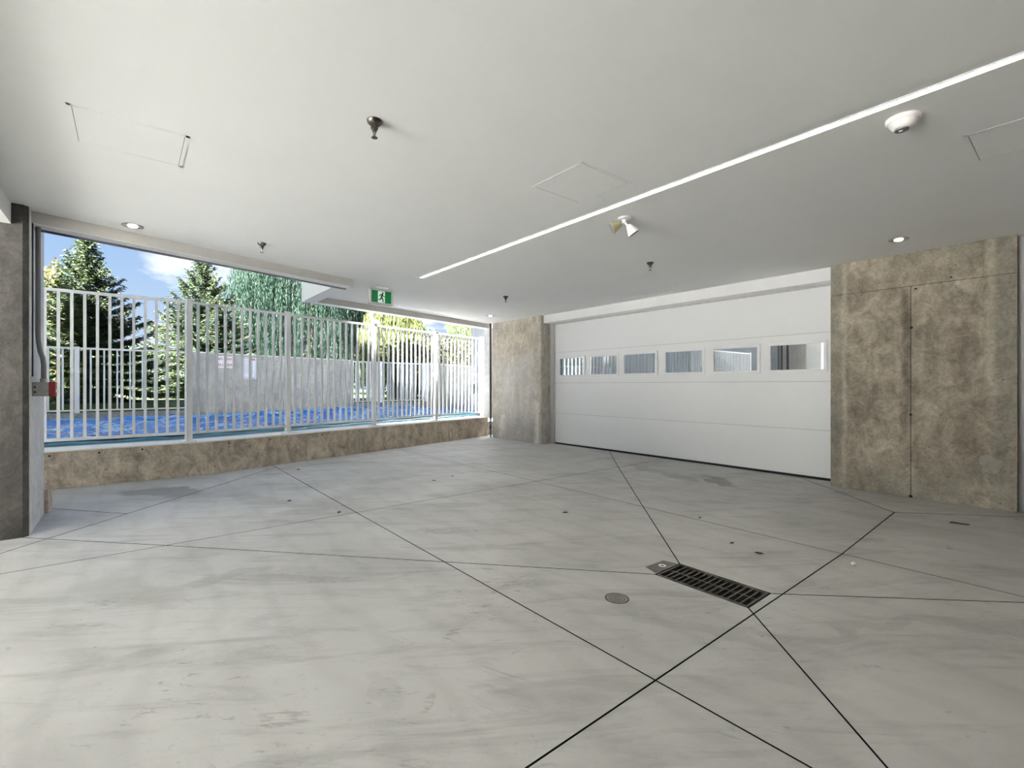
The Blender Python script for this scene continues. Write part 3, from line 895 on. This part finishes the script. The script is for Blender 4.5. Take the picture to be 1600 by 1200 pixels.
# ---- beyond the pool: low base, fences, concrete walls
b_l = MB().box(-13.46, -13.14, -4.0, 1.12, 0.25, 0.60).build('fence_base', 'deck')
tag(b_l, 'low concrete base under the left fence across the pool', 'wall')
def far_fence(p, q, spacing, z0, z1, label, thick_every=0, bw=0.03):
    p = Vector(p); q = Vector(q); L = (q - p).length; d = (q - p) / L
    rz = math.atan2(d.y, d.x)
    root = empty('pool_fence', (p.x, p.y, z0), label, 'fence')
    MB().bar(p, q, 0.035, z1 - 0.04, z1).build('top_rail', 'rail', root)
    MB().bar(p, q, 0.03, z0 + 0.04, z0 + 0.07).build('bottom_rail', 'rail', root)
    me = MB().box(-bw / 2, bw / 2, -bw / 2, bw / 2, 0.05, z1 - z0 - 0.03).mesh('baluster', 'rail')
    pm_ = MB().box(-0.04, 0.04, -0.04, 0.04, 0, z1 - z0 + 0.015).mesh('post', 'rail')
    n = int(L / spacing)
    for k in range(n + 1):
        c = d * (k * L / n)
        is_post = k in (0, n) or (thick_every and k % thick_every == 0)
        piece('post' if is_post else 'baluster', pm_ if is_post else me, root, (c.x, c.y, 0), rz)
    return root
far_fence((-13.3, -3.0), (-13.3, 1.08), 0.21, 0.60, 1.97, 'white bar fence left of the concrete wall across the pool', 10)
def pool_wall(p, q, label, z1=1.97):
    o = MB().bar(p, q, 0.2, 0.25, z1, off=0.1).build('pool_wall', 'outer')
    tag(o, label, 'wall')
    MB().bar(p, q, 0.21, z1, z1 + 0.02, off=0.1).build('coping', 'cap', o)
    return o
pwall = pool_wall((-13.58, 1.14), (-14.98, 5.5), 'grey concrete pool wall carrying the red and the blue notices')
far_fence((-15.02, 5.56), (-15.25, 8.32), 0.125, 0.60, 1.97, 'white bar fence between the two concrete walls across the pool', 8, 0.028)
b_r = MB().bar((-15.0, 5.5), (-15.25, 8.35), 0.25, 0.25, 0.6, off=0.1).build('fence_base', 'deck')
tag(b_r, 'low concrete base under the far right pool fence', 'wall')
pool_wall((-15.25, 8.36), (-16.3, 11.4), 'plain concrete wall behind the far right end of the pool')

# ---- notices on the pool wall
U = (Vector((-14.98, 5.5)) - Vector((-13.58, 1.14))).normalized()
N_ = Vector((U.y, -U.x))
def on_wall(y, z, out):
    t = (y - 1.14) / (5.5 - 1.14)
    b = Vector((-13.58, 1.14)).lerp(Vector((-14.98, 5.5)), t)
    return Vector((b.x + N_.x * out, b.y + N_.y * out, z))
U3 = Vector((U.x, U.y, 0)); Z3 = Vector((0, 0, 1))
def wall_panel(mb, y, z, w, h, o0, o1):
    c = on_wall(y, z, 0); n3 = Vector((N_.x, N_.y, 0))
    vs = []
    for o in (o0, o1):
        for a, b in ((-1, -1), (1, -1), (1, 1), (-1, 1)):
            vs.append(c + n3 * o + U3 * (a * w / 2) + Z3 * (b * h / 2))
    return mb.add(vs, [(3, 2, 1, 0), (4, 5, 6, 7), (0, 1, 5, 4), (1, 2, 6, 5), (2, 3, 7, 6), (3, 0, 4, 7)])
ns = empty('notice_board', on_wall(1.90, 1.60, 0.005), 'white notice with red lettering on the pool wall', 'sign')
wall_panel(MB(), 1.90, 1.765, 0.42, 0.30, 0.002, 0.010).build('board', 'sign_white', ns)
text_mesh('lettering', 'NO DIVING', 0.088, on_wall(1.90, 1.84, 0.013), U3, Z3, 'sign_red', ns)
text_mesh('lettering', 'ALLOWED', 0.092, on_wall(1.90, 1.695, 0.013), U3, Z3, 'sign_red', ns)
nr = empty('notice_board', on_wall(2.42, 1.35, 0.005), 'pale rules notice with a blue border on the pool wall', 'sign')
wall_panel(MB(), 2.42, 1.63, 0.41, 0.56, 0.002, 0.010).build('board', 'sign_white', nr)
bd = MB()
for (dy, dz, w, h) in ((0, 0.255, 0.37, 0.012), (0, -0.255, 0.37, 0.012)):
    wall_panel(bd, 2.42 + dy, 1.63 + dz, w, h, 0.010, 0.0115)
for s_ in (-1, 1):
    wall_panel(bd, 2.42 + s_ * 0.180 * U.y, 1.63, 0.012, 0.51, 0.010, 0.0115)
bd.build('border', 'sign_blue', nr)
ln_ = MB()
for k in range(12):
    wall_panel(ln_, 2.42 + 0.01 * ((k * 7) % 3 - 1), 1.83 - k * 0.03, 0.28 - 0.03 * ((k * 5) % 3), 0.011, 0.010, 0.0112)
ln_.build('small_print', simple('print_grey_blue', (160, 172, 200), 0.5), nr)
wall_panel(MB(), 2.53, 1.855, 0.12, 0.03, 0.010, 0.0118).build('heading', 'sign_red', nr)

# ---- white gate wall at the far right end of the pool
gw = empty('pool_gate', (-10.6, 8.0, 0.3), 'tall white gate panel with a black latch at the far railing end', 'gate')
MB().box(-11.75, -11.66, 7.96, 8.06, 0.3, 2.98).build('gate_post', 'white', gw)
MB().box(-11.655, -10.75, 7.99, 8.03, 0.36, 2.95).build('gate_leaf', 'white', gw)
MB().box(-10.74, -8.6, 7.98, 8.06, 0.3, 2.98).build('side_panel', 'white', gw)
lt = MB().box(-11.60, -11.52, 7.955, 7.99, 0.93, 1.21).build('latch_plate', 'black', gw)
MB().lathe([(0.018, 0), (0.018, 0.05)], (-11.56, 7.955, 1.12), 10, (0, -1, 0)).beam((-11.56, 7.91, 1.12), (-11.43, 7.91, 1.12), 0.03).build('latch_handle', 'black', lt)
MB().box(-11.38, -11.30, 7.955, 7.99, 0.95, 1.24).build('lock_case', 'black', gw)

# ================================================================== services on the left pillar
cd = empty('conduit', (-5.45, -0.59, 1.2), 'grey conduit running down the left pillar to a junction box', 'conduit')
pts = [(-5.46, -0.585, CEIL - 0.005), (-5.46, -0.585, 1.58), (-5.46, -0.583, 1.54), (-5.45, -0.572, 1.46), (-5.445, -0.555, 1.40), (-5.44, -0.55, 1.35), (-5.44, -0.55, 1.235)]
MB().tube(pts, 0.017, 10).build('pipe', 'conduit', cd, smooth=True)
MB().box(-5.40, -5.365, -0.6109, -0.604, 1.25, CEIL - 0.01).build('dark_strip', 'black', cd)  # thin black strip for the dark gap beside the conduit
MB().lathe([(0.024, 0), (0.024, 0.03)], (-5.44, -0.55, 1.205), 10).build('connector', 'steel', cd, smooth=True)
fa_ = empty('fire_alarm_station', (-5.44, -0.615, 1.1), 'small red alarm pull station on a grey box at the left pillar', 'alarm')
bx = MB().box(-5.50, -5.38, -0.611, -0.515, 1.09, 1.205).build('back_box', 'box', fa_, bevel=0.004)
for z in (1.125, 1.165):
    MB().lathe([(0.008, 0), (0.008, 0.003)], (-5.38, -0.595, z), 8, (1, 0, 0)).build('knockout', 'black', bx)
MB().prism([(-5.505, -0.515), (-5.375, -0.515), (-5.385, -0.475), (-5.495, -0.475)], 1.088, 1.21).build('pull_station', 'red', fa_, bevel=0.006)
MB().box(-5.47, -5.41, -0.475, -0.462, 1.12, 1.145).build('pull_handle', 'sign_white', fa_)

# ================================================================== ceiling fixtures
def sprinkler(x, y, label):
    r = empty('sprinkler', (x, y, CEIL), label, 'sprinkler', 'ceiling sprinklers')
    MB().lathe([(0.040, 0), (0.038, -0.012), (0.024, -0.026), (0.020, -0.028)], (x, y, CEIL), 20).build('escutcheon', 'dark_metal', r, smooth=True)
    MB().lathe([(0.019, -0.028), (0.019, -0.045), (0.014, -0.047), (0.012, -0.058)], (x, y, CEIL), 12).build('body', 'dark_metal', r, smooth=True)
    for s in (-1, 1):
        MB().tube([(x + s * 0.011, y, CEIL - 0.056), (x + s * 0.013, y, CEIL - 0.068), (x + s * 0.004, y, CEIL - 0.088)], 0.0026, 6).build('frame_arm', 'dark_metal', r)
    MB().lathe([(0.0018, 0), (0.0018, 0.03)], (x, y, CEIL - 0.088), 6).build('glass_bulb', 'steel', r)
    MB().lathe([(0.004, -0.086), (0.016, -0.089), (0.0165, -0.0915), (0.004, -0.093)], (x, y, CEIL), 12).build('deflector', 'dark_metal', r)
    return r
spr = sprinkler(-2.39, 1.005, 'steel ceiling sprinkler head nearest the camera, top centre')
for (x, y, lb) in ((-5.152, 1.01, 'ceiling sprinkler head just above the left railing beam'),
                   (-5.808, 4.592, 'farthest small sprinkler head near the pale pilaster'),
                   (-3.166, 4.602, 'sprinkler head on the ceiling in front of the garage door')):
    c = copy_tree(spr); c.location = (x, y, CEIL); c['label'] = lb

# recessed downlights
def downlight(x, y, label):
    r = empty('recessed_light', (x, y, CEIL), label, 'light', 'recessed ceiling lights')
    n = 24
    MB().lathe([(0.078, 0.0), (0.080, -0.005), (0.058, -0.006), (0.050, -0.001)], (x, y, CEIL), n, cap=False).build('trim_ring', 'steel', r, smooth=True)
    MB().lathe([(0.056, -0.0012), (0.056, -0.0030)], (x, y, CEIL), n).build('lens', 'reflector', r)
    MB().lathe([(0.036, -0.0030), (0.030, -0.012), (0.012, -0.017)], (x, y, CEIL), n).build('bulb', 'lamp', r, smooth=True)
    return r
dls = downlight(-1.163, 5.725, 'lit recessed downlight above the brown concrete wall')
for (x, y, lb) in ((-5.30, 0.02, 'lit recessed downlight close to the left ceiling beam'), (-7.60, 5.62, 'lit recessed downlight near the pale pilaster corner')):
    c = copy_tree(dls); c.location = (x, y, CEIL); c['label'] = lb

# strip light recessed in its slot
st = empty('strip_light', (-2, 2.91, CEIL), 'long thin LED strip light set into the ceiling', 'light')
MB().box(SX0, SX1, S0 + 0.0005, S1 - 0.0005, CEIL + 0.03, CEIL + 0.06).box(SX0, SX1, S0 + 0.001, S1 - 0.046, CEIL + 0.006, CEIL + 0.03).box(SX0, SX0 + 0.01, S0, S1, CEIL - 0.001, CEIL + 0.03).box(SX0, SX1, S1 - 0.046, S1 - 0.042, CEIL - 0.002, CEIL + 0.03).build('channel', 'ceiling', st)
MB().box(SX0 + 0.012, SX1 - 0.01, S1 - 0.0415, S1 - 0.002, CEIL - 0.001, CEIL + 0.028).build('diffuser', 'led', st)

# round detector with a dark lens
dt = empty('ceiling_sensor', (-0.621, 3.15, CEIL), 'round white ceiling sensor with a dark lens beside the strip light', 'sensor')
MB().lathe([(0.075, 0), (0.075, -0.014), (0.068, -0.022)], (-0.621, 3.15, CEIL), 28).build('base', 'white', dt, smooth=True)
MB().lathe([(0.066, -0.020), (0.052, -0.045), (0.034, -0.058)], (-0.621, 3.15, CEIL), 28).build('housing', 'white', dt, smooth=True)
ln2 = MB().lathe([(0.032, -0.054), (0.030, -0.063)], (-0.626, 3.145, CEIL), 20).build('lens', 'conduit', dt, smooth=True)
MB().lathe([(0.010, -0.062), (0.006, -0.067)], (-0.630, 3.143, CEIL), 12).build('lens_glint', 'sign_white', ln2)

# twin-head emergency lamp
eb = empty('emergency_light', (-2.458, 3.21, CEIL), 'twin headed emergency lamp hanging under the ceiling', 'light')
MB().lathe([(0.055, 0), (0.052, -0.012), (0.022, -0.02), (0.018, -0.045)], (-2.458, 3.21, CEIL), 22).build('base', 'white', eb, smooth=True)
for (dx, dy, dz, ax, mm) in ((-0.030, -0.035, -0.060, (-0.62, -0.72, -0.42), 'lens_yellow'), (0.024, 0.035, -0.075, (0.35, 0.45, -0.85), 'reflector')):
    c = (-2.458 + dx, 3.21 + dy, CEIL + dz)
    h = MB().tube([(-2.458, 3.21, CEIL - 0.04), (-2.458 + dx * 0.6, 3.21 + dy * 0.6, CEIL + dz * 0.85), c], 0.009, 8).build('swivel', 'white', eb)
    hd_ = MB().lathe([(0.020, -0.02), (0.026, -0.005), (0.050, 0.058), (0.052, 0.066)], c, 20, ax).build('lamp_head', 'white' if mm == 'reflector' else 'lens_yellow', eb, smooth=True)
    MB().lathe([(0.046, 0.0655), (0.044, 0.069)], c, 20, ax).build('lamp_lens', 'conduit', hd_)

# exit sign
ex = empty('exit_sign', (-6.40, 2.78, CEIL), 'green running man exit sign hanging from the ceiling over the railing', 'sign')
EY0, EY1, EZ0, EZ1 = 2.615, 2.965, 2.332, 2.55
MB().box(-6.45, -6.36, 2.70, 2.88, CEIL - 0.025, CEIL).build('canopy', 'white', ex)
f = MB()
w = 0.024
for (a, b, c, d) in ((EY0, EY1, EZ0, EZ0 + w), (EY0, EY1, EZ1 - w, EZ1), (EY0, EY0 + w, EZ0 + w, EZ1 - w), (EY1 - w, EY1, EZ0 + w, EZ1 - w)):
    f.box(-6.44, -6.375, a, b, c, d)
f.build('sign_frame', 'greypaint', ex, bevel=0.004)
MB().box(-6.43, -6.39, EY0 + w, EY1 - w, EZ0 + w, EZ1 - w).build('face', 'green', ex)
DY0, DY1 = 2.738, 2.842
dm = MB().box(-6.39, -6.3885, DY0, DY1, EZ0 + w + 0.004, EZ1 - w - 0.004).build('doorway', 'mint', ex)
def limb(mb, pts, wd):
    mb.tube([(-6.387, DY0 + (DY1 - DY0) * a, EZ0 + 0.030 + 0.156 * b) for a, b in pts], [w_ * 0.0115 for w_ in wd], 6)
rm = MB()
rm.lathe([(0.0125, 0), (0.0125, 0.002)], (-6.3882, DY0 + (DY1 - DY0) * 0.68, EZ0 + 0.030 + 0.156 * 0.86), 12, (1, 0, 0))
limb(rm, [(0.62, 0.76), (0.5, 0.5)], [1.3, 1.1])
limb(rm, [(0.60, 0.74), (0.30, 0.70), (0.20, 0.56)], [0.6, 0.55, 0.5])
limb(rm, [(0.62, 0.72), (0.80, 0.58), (1.0, 0.56)], [0.6, 0.55, 0.5])
limb(rm, [(0.5, 0.5), (0.68, 0.30), (0.74, 0.04)], [0.9, 0.75, 0.6])
limb(rm, [(0.5, 0.5), (0.36, 0.28), (0.06, 0.24)], [0.9, 0.75, 0.6])
rm.build('running_figure', 'darkgreen', dm)

# ================================================================== floor items
dg = empty('drain_grate', (-1.42, 2.68, 0), 'black rectangular iron drain grate sunk in the floor', 'drain')
gx0, gx1, gy0, gy1 = -1.708, -1.152, 2.552, 2.816
MB().box(gx0 - 0.004, gx1 + 0.004, gy0 - 0.004, gy1 + 0.004, -0.0285, -0.027).build('pit', 'pit', dg)
f = MB()
w = 0.013
for (a, b, c, d) in ((gx0, gx1, gy0, gy0 + w), (gx0, gx1, gy1 - w, gy1), (gx0, gx0 + w, gy0 + w, gy1 - w), (gx1 - w, gx1, gy0 + w, gy1 - w)):
    f.box(a, b, c, d, -0.026, 0.001)
f.build('grate_frame', 'iron', dg)
MB().box(gx0 + w, gx1 - w, 2.679, 2.689, -0.02, -0.001).build('centre_bar', 'iron', dg)
bm_ = MB().box(-0.0042, 0.0042, -(gy1 - gy0) / 2 + w, (gy1 - gy0) / 2 - w, -0.022, -0.0015).mesh('grate_bar', 'iron')
nb = 15
for k in range(1, nb):
    x = gx0 + w + (gx1 - gx0 - 2 * w) * k / nb
    piece('grate_bar', bm_, dg, (x - (-1.42), (gy0 + gy1) / 2 - 2.68, 0))
pt = empty('floor_patch_plate', (-1.77, 2.685, 0), 'small grey mortar square with a pale ring beside the drain grate', 'plate')
MB().prism([(-1.822, 2.60), (-1.726, 2.565), (-1.722, 2.805), (-1.815, 2.785)], -0.001, 0.0022).build('plate', 'patch', pt)
MB().lathe([(0.024, 0.0022), (0.024, 0.0040), (0.013, 0.0040), (0.013, 0.0022)], (-1.765, 2.70, 0), 20, cap=False).build('ring', 'crumb', pt)
ro = empty('cleanout_cover', (-1.655, 2.094, 0), 'small round metal cleanout cover in the floor before the grate', 'cover')
MB().lathe([(0.066, -0.001), (0.066, 0.002), (0.060, 0.003), (0.058, 0.0015)], (-1.655, 2.094, 0), 32, cap=False).build('rim', 'iron', ro)
MB().lathe([(0.0585, -0.001), (0.0585, 0.0012)], (-1.655, 2.094, 0), 32).build('lid', simple('lid_grey', (150, 147, 140), 0.5, metal=0.2, noise=0.3, nscale=70), ro)
for r_ in (0.045, 0.030, 0.015):
    MB().lathe([(r_, 0.001), (r_, 0.0028), (r_ - 0.005, 0.0028), (r_ - 0.005, 0.001)], (-1.655, 2.094, 0), 28, cap=False).build('lid_ridge', 'patch', ro)
fs_ = MB().prism([(-0.765, 5.463), (-0.655, 5.485), (-0.645, 5.51), (-0.755, 5.50)], 0.0, 0.006).build('metal_strip', 'black')
tag(fs_, 'thin dark strip lying on the floor before the brown concrete wall', 'strip')

def leaf(x, y, s, rot, label, m='dry_leaf'):
    pts = [(-1, 0, .02), (-0.45, 0.42, .16), (0.1, 0.5, .10), (0.5, 0.22, .2), (1.1, 0.0, .05), (0.45, -0.3, .22), (0.0, -0.5, .08), (-0.5, -0.35, .18), (0, 0, 0.01)]
    c, s_ = math.cos(rot), math.sin(rot)
    vs = [(x + (a * c - b * s_) * s, y + (a * s_ + b * c) * s, z * s + 0.0005) for a, b, z in pts]
    lf = MB().add(vs + [(vx, vy, vz + 0.0018) for vx, vy, vz in vs],
                  [(8, (i + 1) % 8, i) for i in range(8)] + [(17, 9 + i, 9 + (i + 1) % 8) for i in range(8)] + [(i, (i + 1) % 8, 9 + (i + 1) % 8, 9 + i) for i in range(8)])
    return tag(lf.build('dry_leaf', m), label, 'leaf', 'dry leaves on the floor')
leaf(-1.467, 3.424, 0.030, 0.4, 'larger dark dry leaf on the floor beyond the drain grate')
leaf(-1.689, 3.49, 0.022, 1.4, 'small curled dry leaf left of the larger one beyond the grate')
leaf(-2.195, 3.94, 0.022, 2.0, 'dry leaf near the diagonal floor joint before the garage door')
leaf(-3.072, 3.131, 0.026, 0.9, 'single dark leaf on the open floor in mid picture')
leaf(-5.149, 1.261, 0.036, 0.2, 'dark leaf scrap on the floor left of the long diagonal joint')
leaf(-4.392, 1.506, 0.034, 2.6, 'dark leaf scrap just beside the long diagonal joint')
leaf(-5.127, 2.921, 0.026, 0.7, 'tiny dark leaf on the floor before the railing, nearer one')
leaf(-5.227, 3.252, 0.024, 1.7, 'tiny dark leaf on the floor before the railing, farther one')
leaf(-6.982, 1.827, 0.04, 0.1, 'dry leaf at the foot of the curb below the second railing post')
cr = MB().lathe([(0.004, 0.0), (0.016, 0.004), (0.017, 0.012), (0.008, 0.02)], (-0.981, 3.687, 0), 7).build('paper_crumb', 'crumb')
tag(cr, 'small white crumb lying on the dark right floor', 'crumb')

# ================================================================== garden
gl = MB().add([(-70, -40, 0.45), (-13.45, -40, 0.45), (-13.45, 1.2, 0.45), (-15.05, 5.6, 0.45), (-15.4, 8.4, 0.45), (-16.6, 12.0, 0.45), (-16.6, 60, 0.45), (-70, 60, 0.45)], [tuple(range(8))]).build('ground_lawn', 'soil', origin=(-40, 5, 0.45))
tag(gl, 'green lawn beyond the pool walls', 'ground', kind='structure')
gb = []
gf = []
n = 16000
gx = rng.uniform(-21.5, -13.6, n); gy_ = rng.uniform(-3.2, 1.0, n)
h_ = rng.uniform(0.05, 0.13, n); an = rng.uniform(0, 6.28, n)
for i in range(n):
    if gx[i] > -13.6 - max(0, gy_[i] - 1.1) * 0.36: continue
    c, s = math.cos(an[i]) * 0.012, math.sin(an[i]) * 0.012
    o = len(gb)
    gb += [(gx[i] - c, gy_[i] - s, 0.45), (gx[i] + c, gy_[i] + s, 0.45), (gx[i] + 3 * s, gy_[i] - 3 * c, 0.45 + h_[i])]
    gf.append((o, o + 1, o + 2))
go = MB().add(gb, gf).build('grass', 'grass')
tag(go, 'short bright grass of the lawn behind the left pool fence', 'grass', kind='stuff')

def quads(c, u, v):
    """diamond leaves: arrays of centres, long half-axes and short half-axes"""
    n = len(c)
    V = np.empty((n, 4, 3))
    V[:, 0] = c - u; V[:, 1] = c + v; V[:, 2] = c + u; V[:, 3] = c - v
    return V.reshape(-1, 3)
def leaves_obj(name, V, m, parent):
    n = len(V) // 4
    w = np.array(world_loc(parent))
    me = bpy.data.meshes.new(name)
    me.vertices.add(len(V)); me.vertices.foreach_set('co', (V - w).astype(np.float32).ravel())
    me.loops.add(n * 4); me.loops.foreach_set('vertex_index', np.arange(n * 4, dtype=np.int32))
    me.polygons.add(n); me.polygons.foreach_set('loop_start', np.arange(0, n * 4, 4, dtype=np.int32))
    me.update(calc_edges=True); me.validate()
    me.materials.append(M[m])
    o = bpy.data.objects.new(name, me); o.parent = parent
    COL.objects.link(o)
    o['kind'] = 'stuff'
    return o
def unit(a): return a / (np.linalg.norm(a, axis=-1, keepdims=True) + 1e-9)

def spruce(x, y, z0, H, Rm, m, label, seed, sparse=1.0):
    r = np.random.default_rng(seed)
    root = empty('spruce_tree', (x, y, z0), label, 'tree', 'garden trees beyond the pool')
    MB().tube([(x, y, z0), (x + 0.03, y, z0 + H * 0.5), (x, y, z0 + H * 0.985)], [0.17, 0.10, 0.015], 8).build('trunk', 'bark', root)
    C, U_, V_ = [], [], []
    bm = MB()
    zz = z0 + 0.25
    while zz < z0 + H * 0.99:
        t = (zz - z0) / H
        nbr = int((9 if t < 0.6 else 7) * sparse) + 1
        a0 = r.uniform(0, 6.28)
        for k in range(nbr):
            a = a0 + 2 * math.pi * k / nbr + r.uniform(-0.3, 0.3)
            L = Rm * min(1.0, 1.12 * (1 - t)) ** 1.15 * r.uniform(0.62, 1.15) + 0.10
            d = np.array([math.cos(a), math.sin(a), 0]); side = np.array([-d[1], d[0], 0])
            ns_ = max(5, int(L / 0.065))
            rise = 0.06 + 0.75 * t
            s = np.linspace(0.12, 1, ns_)
            pz = (rise * s - 0.42 * (1 - t) * s ** 1.6 + 0.22 * s ** 4) * L
            P = np.array([x, y, zz]) + d[None] * (s * L)[:, None] + np.array([0, 0, 1])[None] * pz[:, None]
            if L > 0.8:
                bm.tube([tuple(P[0]), tuple(P[len(P) // 2]), tuple(P[-1])], [0.022, 0.014, 0.006], 4)
            for sg in (-1, 1, 0):
                tl = (0.27 * L * (1 - s) ** 0.6 + 0.09) * r.uniform(0.7, 1.2, ns_)
                tl = np.minimum(tl, 0.62)
                dirv = unit(d[None] * 0.75 + side[None] * sg * r.uniform(0.7, 1.1, ns_)[:, None] + np.array([0, 0, 1])[None] * r.uniform(-0.35, 0.12, ns_)[:, None])
                if sg == 0: tl = np.full(ns_, 0.16)
                for rep in range(4):
                    cc = P + dirv * (tl * (0.15 + 0.26 * rep))[:, None] + r.normal(0, 0.02, P.shape)
                    uu = unit(dirv + r.normal(0, 0.28, P.shape)) * (tl * 0.24 + 0.03)[:, None]
                    vv = unit(np.cross(uu, r.normal(0, 1, P.shape))) * (0.017 + 0.013 * r.random(ns_))[:, None]
                    C.append(cc); U_.append(uu); V_.append(vv)
        zz += (0.30 - 0.08 * t) * r.uniform(0.85, 1.15)
    # leader shoots
    for k in range(14):
        a = r.uniform(0, 6.28)
        p = np.array([[x, y, z0 + H * (0.95 + 0.05 * r.random())]])
        dv_ = unit(np.array([[math.cos(a) * 0.5, math.sin(a) * 0.5, 1.0]]))
        C.append(p); U_.append(dv_ * 0.14); V_.append(unit(np.cross(dv_, r.normal(0, 1, (1, 3)))) * 0.03)
    bm.build('branch', 'bark', root)
    leaves_obj('needles', quads(np.concatenate(C), np.concatenate(U_), np.concatenate(V_)), m, root)
    return root

def willow(x, y, z0, H, R_, m, label, seed, n=1300, low=1.2):
    r = np.random.default_rng(seed)
    root = empty('willow_tree', (x, y, z0), label, 'tree', 'garden trees beyond the pool')
    MB().tube([(x, y, z0), (x + 0.2, y + 0.1, z0 + H * 0.3), (x - 0.1, y, z0 + H * 0.62)], [0.42, 0.34, 0.18], 10).build('trunk', 'bark', root)
    for k in range(7):
        a = k * 0.9 + 0.3
        MB().tube([(x, y, z0 + H * 0.45), (x + math.cos(a) * R_ * 0.35, y + math.sin(a) * R_ * 0.35, z0 + H * 0.74), (x + math.cos(a) * R_ * 0.8, y + math.sin(a) * R_ * 0.8, z0 + H * 0.80)], [0.14, 0.09, 0.03], 6).build('bough', 'bark', root)
    C, U_, V_ = [], [], []
    for i in range(n):
        rr = R_ * math.sqrt(r.uniform(0.08, 1.0)); a = r.uniform(0, 6.28)
        rr *= 1 + 0.10 * math.sin(5 * a + seed)
        top = z0 + H * (0.98 - 0.42 * (rr / R_) ** 2.4) * r.uniform(0.82, 1.0)
        bot = z0 + low * r.uniform(0.5, 1.9) + 0.6 * math.sin(3 * a) ** 2
        L = max(1.2, (top - bot) * r.uniform(0.6, 1.0))
        k = int(L / 0.075)
        s = np.linspace(0, 1, k)
        sway = r.normal(0, 0.16, 2)
        px = x + math.cos(a) * (rr + 0.35 * s ** 0.5) + sway[0] * s; py = y + math.sin(a) * (rr + 0.35 * s ** 0.5) + sway[1] * s
        P = np.stack([px, py, top - L * s], 1) + r.normal(0, 0.04, (k, 3)) * np.array([[1, 1, 1.0]])
        uu = unit(np.stack([r.normal(0, 0.16, k), r.normal(0, 0.16, k), -np.ones(k)], 1)) * r.uniform(0.10, 0.20, k)[:, None]
        vv = unit(np.cross(uu, r.normal(0, 1, (k, 3)))) * r.uniform(0.012, 0.022, k)[:, None]
        C.append(P); U_.append(uu); V_.append(vv)
    leaves_obj('hanging_foliage', quads(np.concatenate(C), np.concatenate(U_), np.concatenate(V_)), m, root)
    return root

def bush(name, c, rad, m, label, cat, seed, n=9000, size=0.07, stem=True, group=None, boxy=2.0):
    r = np.random.default_rng(seed)
    z0 = c[2] - rad[2]
    root = empty(name, (c[0], c[1], z0), label, cat, group)
    d = unit(r.normal(0, 1, (n, 3)))
    k = (np.abs(d) ** boxy).sum(1) ** (-1 / boxy)
    lump = 1 + 0.10 * np.sin(d[:, 0] * 7 + seed) * np.cos(d[:, 2] * 6) + 0.10 * np.sin(d[:, 1] * 9 + 2 * seed) + 0.05 * np.sin(d[:, 2] * 15 + d[:, 0] * 11)
    P = d * (k * lump * r.uniform(0.62, 1.03, n))[:, None] * np.array(rad)[None] + np.array(c)[None]
    uu = unit(r.normal(0, 1, (n, 3)) + d * 0.6) * (size * r.uniform(0.6, 1.3, n))[:, None]
    vv = unit(np.cross(uu, r.normal(0, 1, (n, 3)))) * (size * 0.5 * r.uniform(0.6, 1.2, n))[:, None]
    leaves_obj('foliage', quads(P, uu, vv), m, root)
    if stem:
        for k in range(4):
            a = k * 1.7
            MB().tube([(c[0] + 0.1 * math.cos(a), c[1] + 0.1 * math.sin(a), z0 - 0.02), (c[0] + rad[0] * 0.35 * math.cos(a), c[1] + rad[1] * 0.35 * math.sin(a), c[2] + rad[2] * 0.4)], [0.05, 0.015], 6).build('stem', 'bark', root)
    return root

spruce(-26.93, -1.43, 0.45, 6.95, 3.1, 'spruce', 'pointed green spruce at the left behind the pool fence', 3)
spruce(-32.2, 3.25, 0.45, 8.3, 3.55, 'spruce2', 'blue green spruce with sunlit tips right of the pointed spruce', 5)
willow(-39.5, 11.2, 0.45, 16.5, 5.6, 'willow', 'large dark green weeping willow behind the pool wall', 8, 1900)
willow(-25.6, 11.9, 0.45, 6.6, 1.9, 'willow2', 'yellow green weeping willow right of the dark one', 9, 700, 0.9)
bush('thuja_tree', (-33.8, -3.4, 3.9), (1.5, 1.5, 3.5), 'thuja', 'golden thuja at the far left edge of the opening', 'tree', 12, 9000, 0.10, group='garden trees beyond the pool')
bush('hedge', (-20.1, 11.8, 1.9), (1.7, 2.6, 1.6), 'hedge', 'dark rounded hedge behind the far right pool fence', 'hedge', 14, 22000, 0.07, boxy=3.0)
bush('small_tree', (-23.6, 15.4, 4.6), (1.1, 1.1, 1.0), 'shrub', 'small leafy tree top beside the white gate panel', 'tree', 16, 1600, 0.07)
bush('hedge', (-51.0, 6.0, 2.4), (2.0, 17, 1.9), 'hedge_far', 'long dark green hedge in the far background', 'hedge', 18, 30000, 0.16, boxy=4.0)
# shrub seen mirrored in the garage door glass
bush('shrub', (-8.6, -3.3, 1.25), (0.55, 0.7, 0.9), 'shrub', 'bright green shrub mirrored in the garage door glass', 'shrub', 20, 6000, 0.07)
nh = empty('shade_block', (-15, -10, 0), 'unseen pale block left of the pool, added to shade the pool side', 'shade caster')  # out-of-view block, placed and sized to shade the pool
MB().box(-21, -5.75, -16, -4.8, 0, 21.6).build('wall', 'house', nh)
MB().box(-21.2, -5.6, -16.2, -4.6, 21.6, 21.95).build('roof', 'roof', nh)
for fl in range(7):
    z = 1.0 + fl * 2.95
    for y in (-14.4, -11.2, -8.0):
        wf = MB().box(-5.77, -5.70, y, y + 1.6, z, z + 1.4).build('window', 'white', nh)
        MB().box(-5.71, -5.69, y + 0.08, y + 1.52, z + 0.08, z + 1.32).build('pane', 'dark_glass', wf)
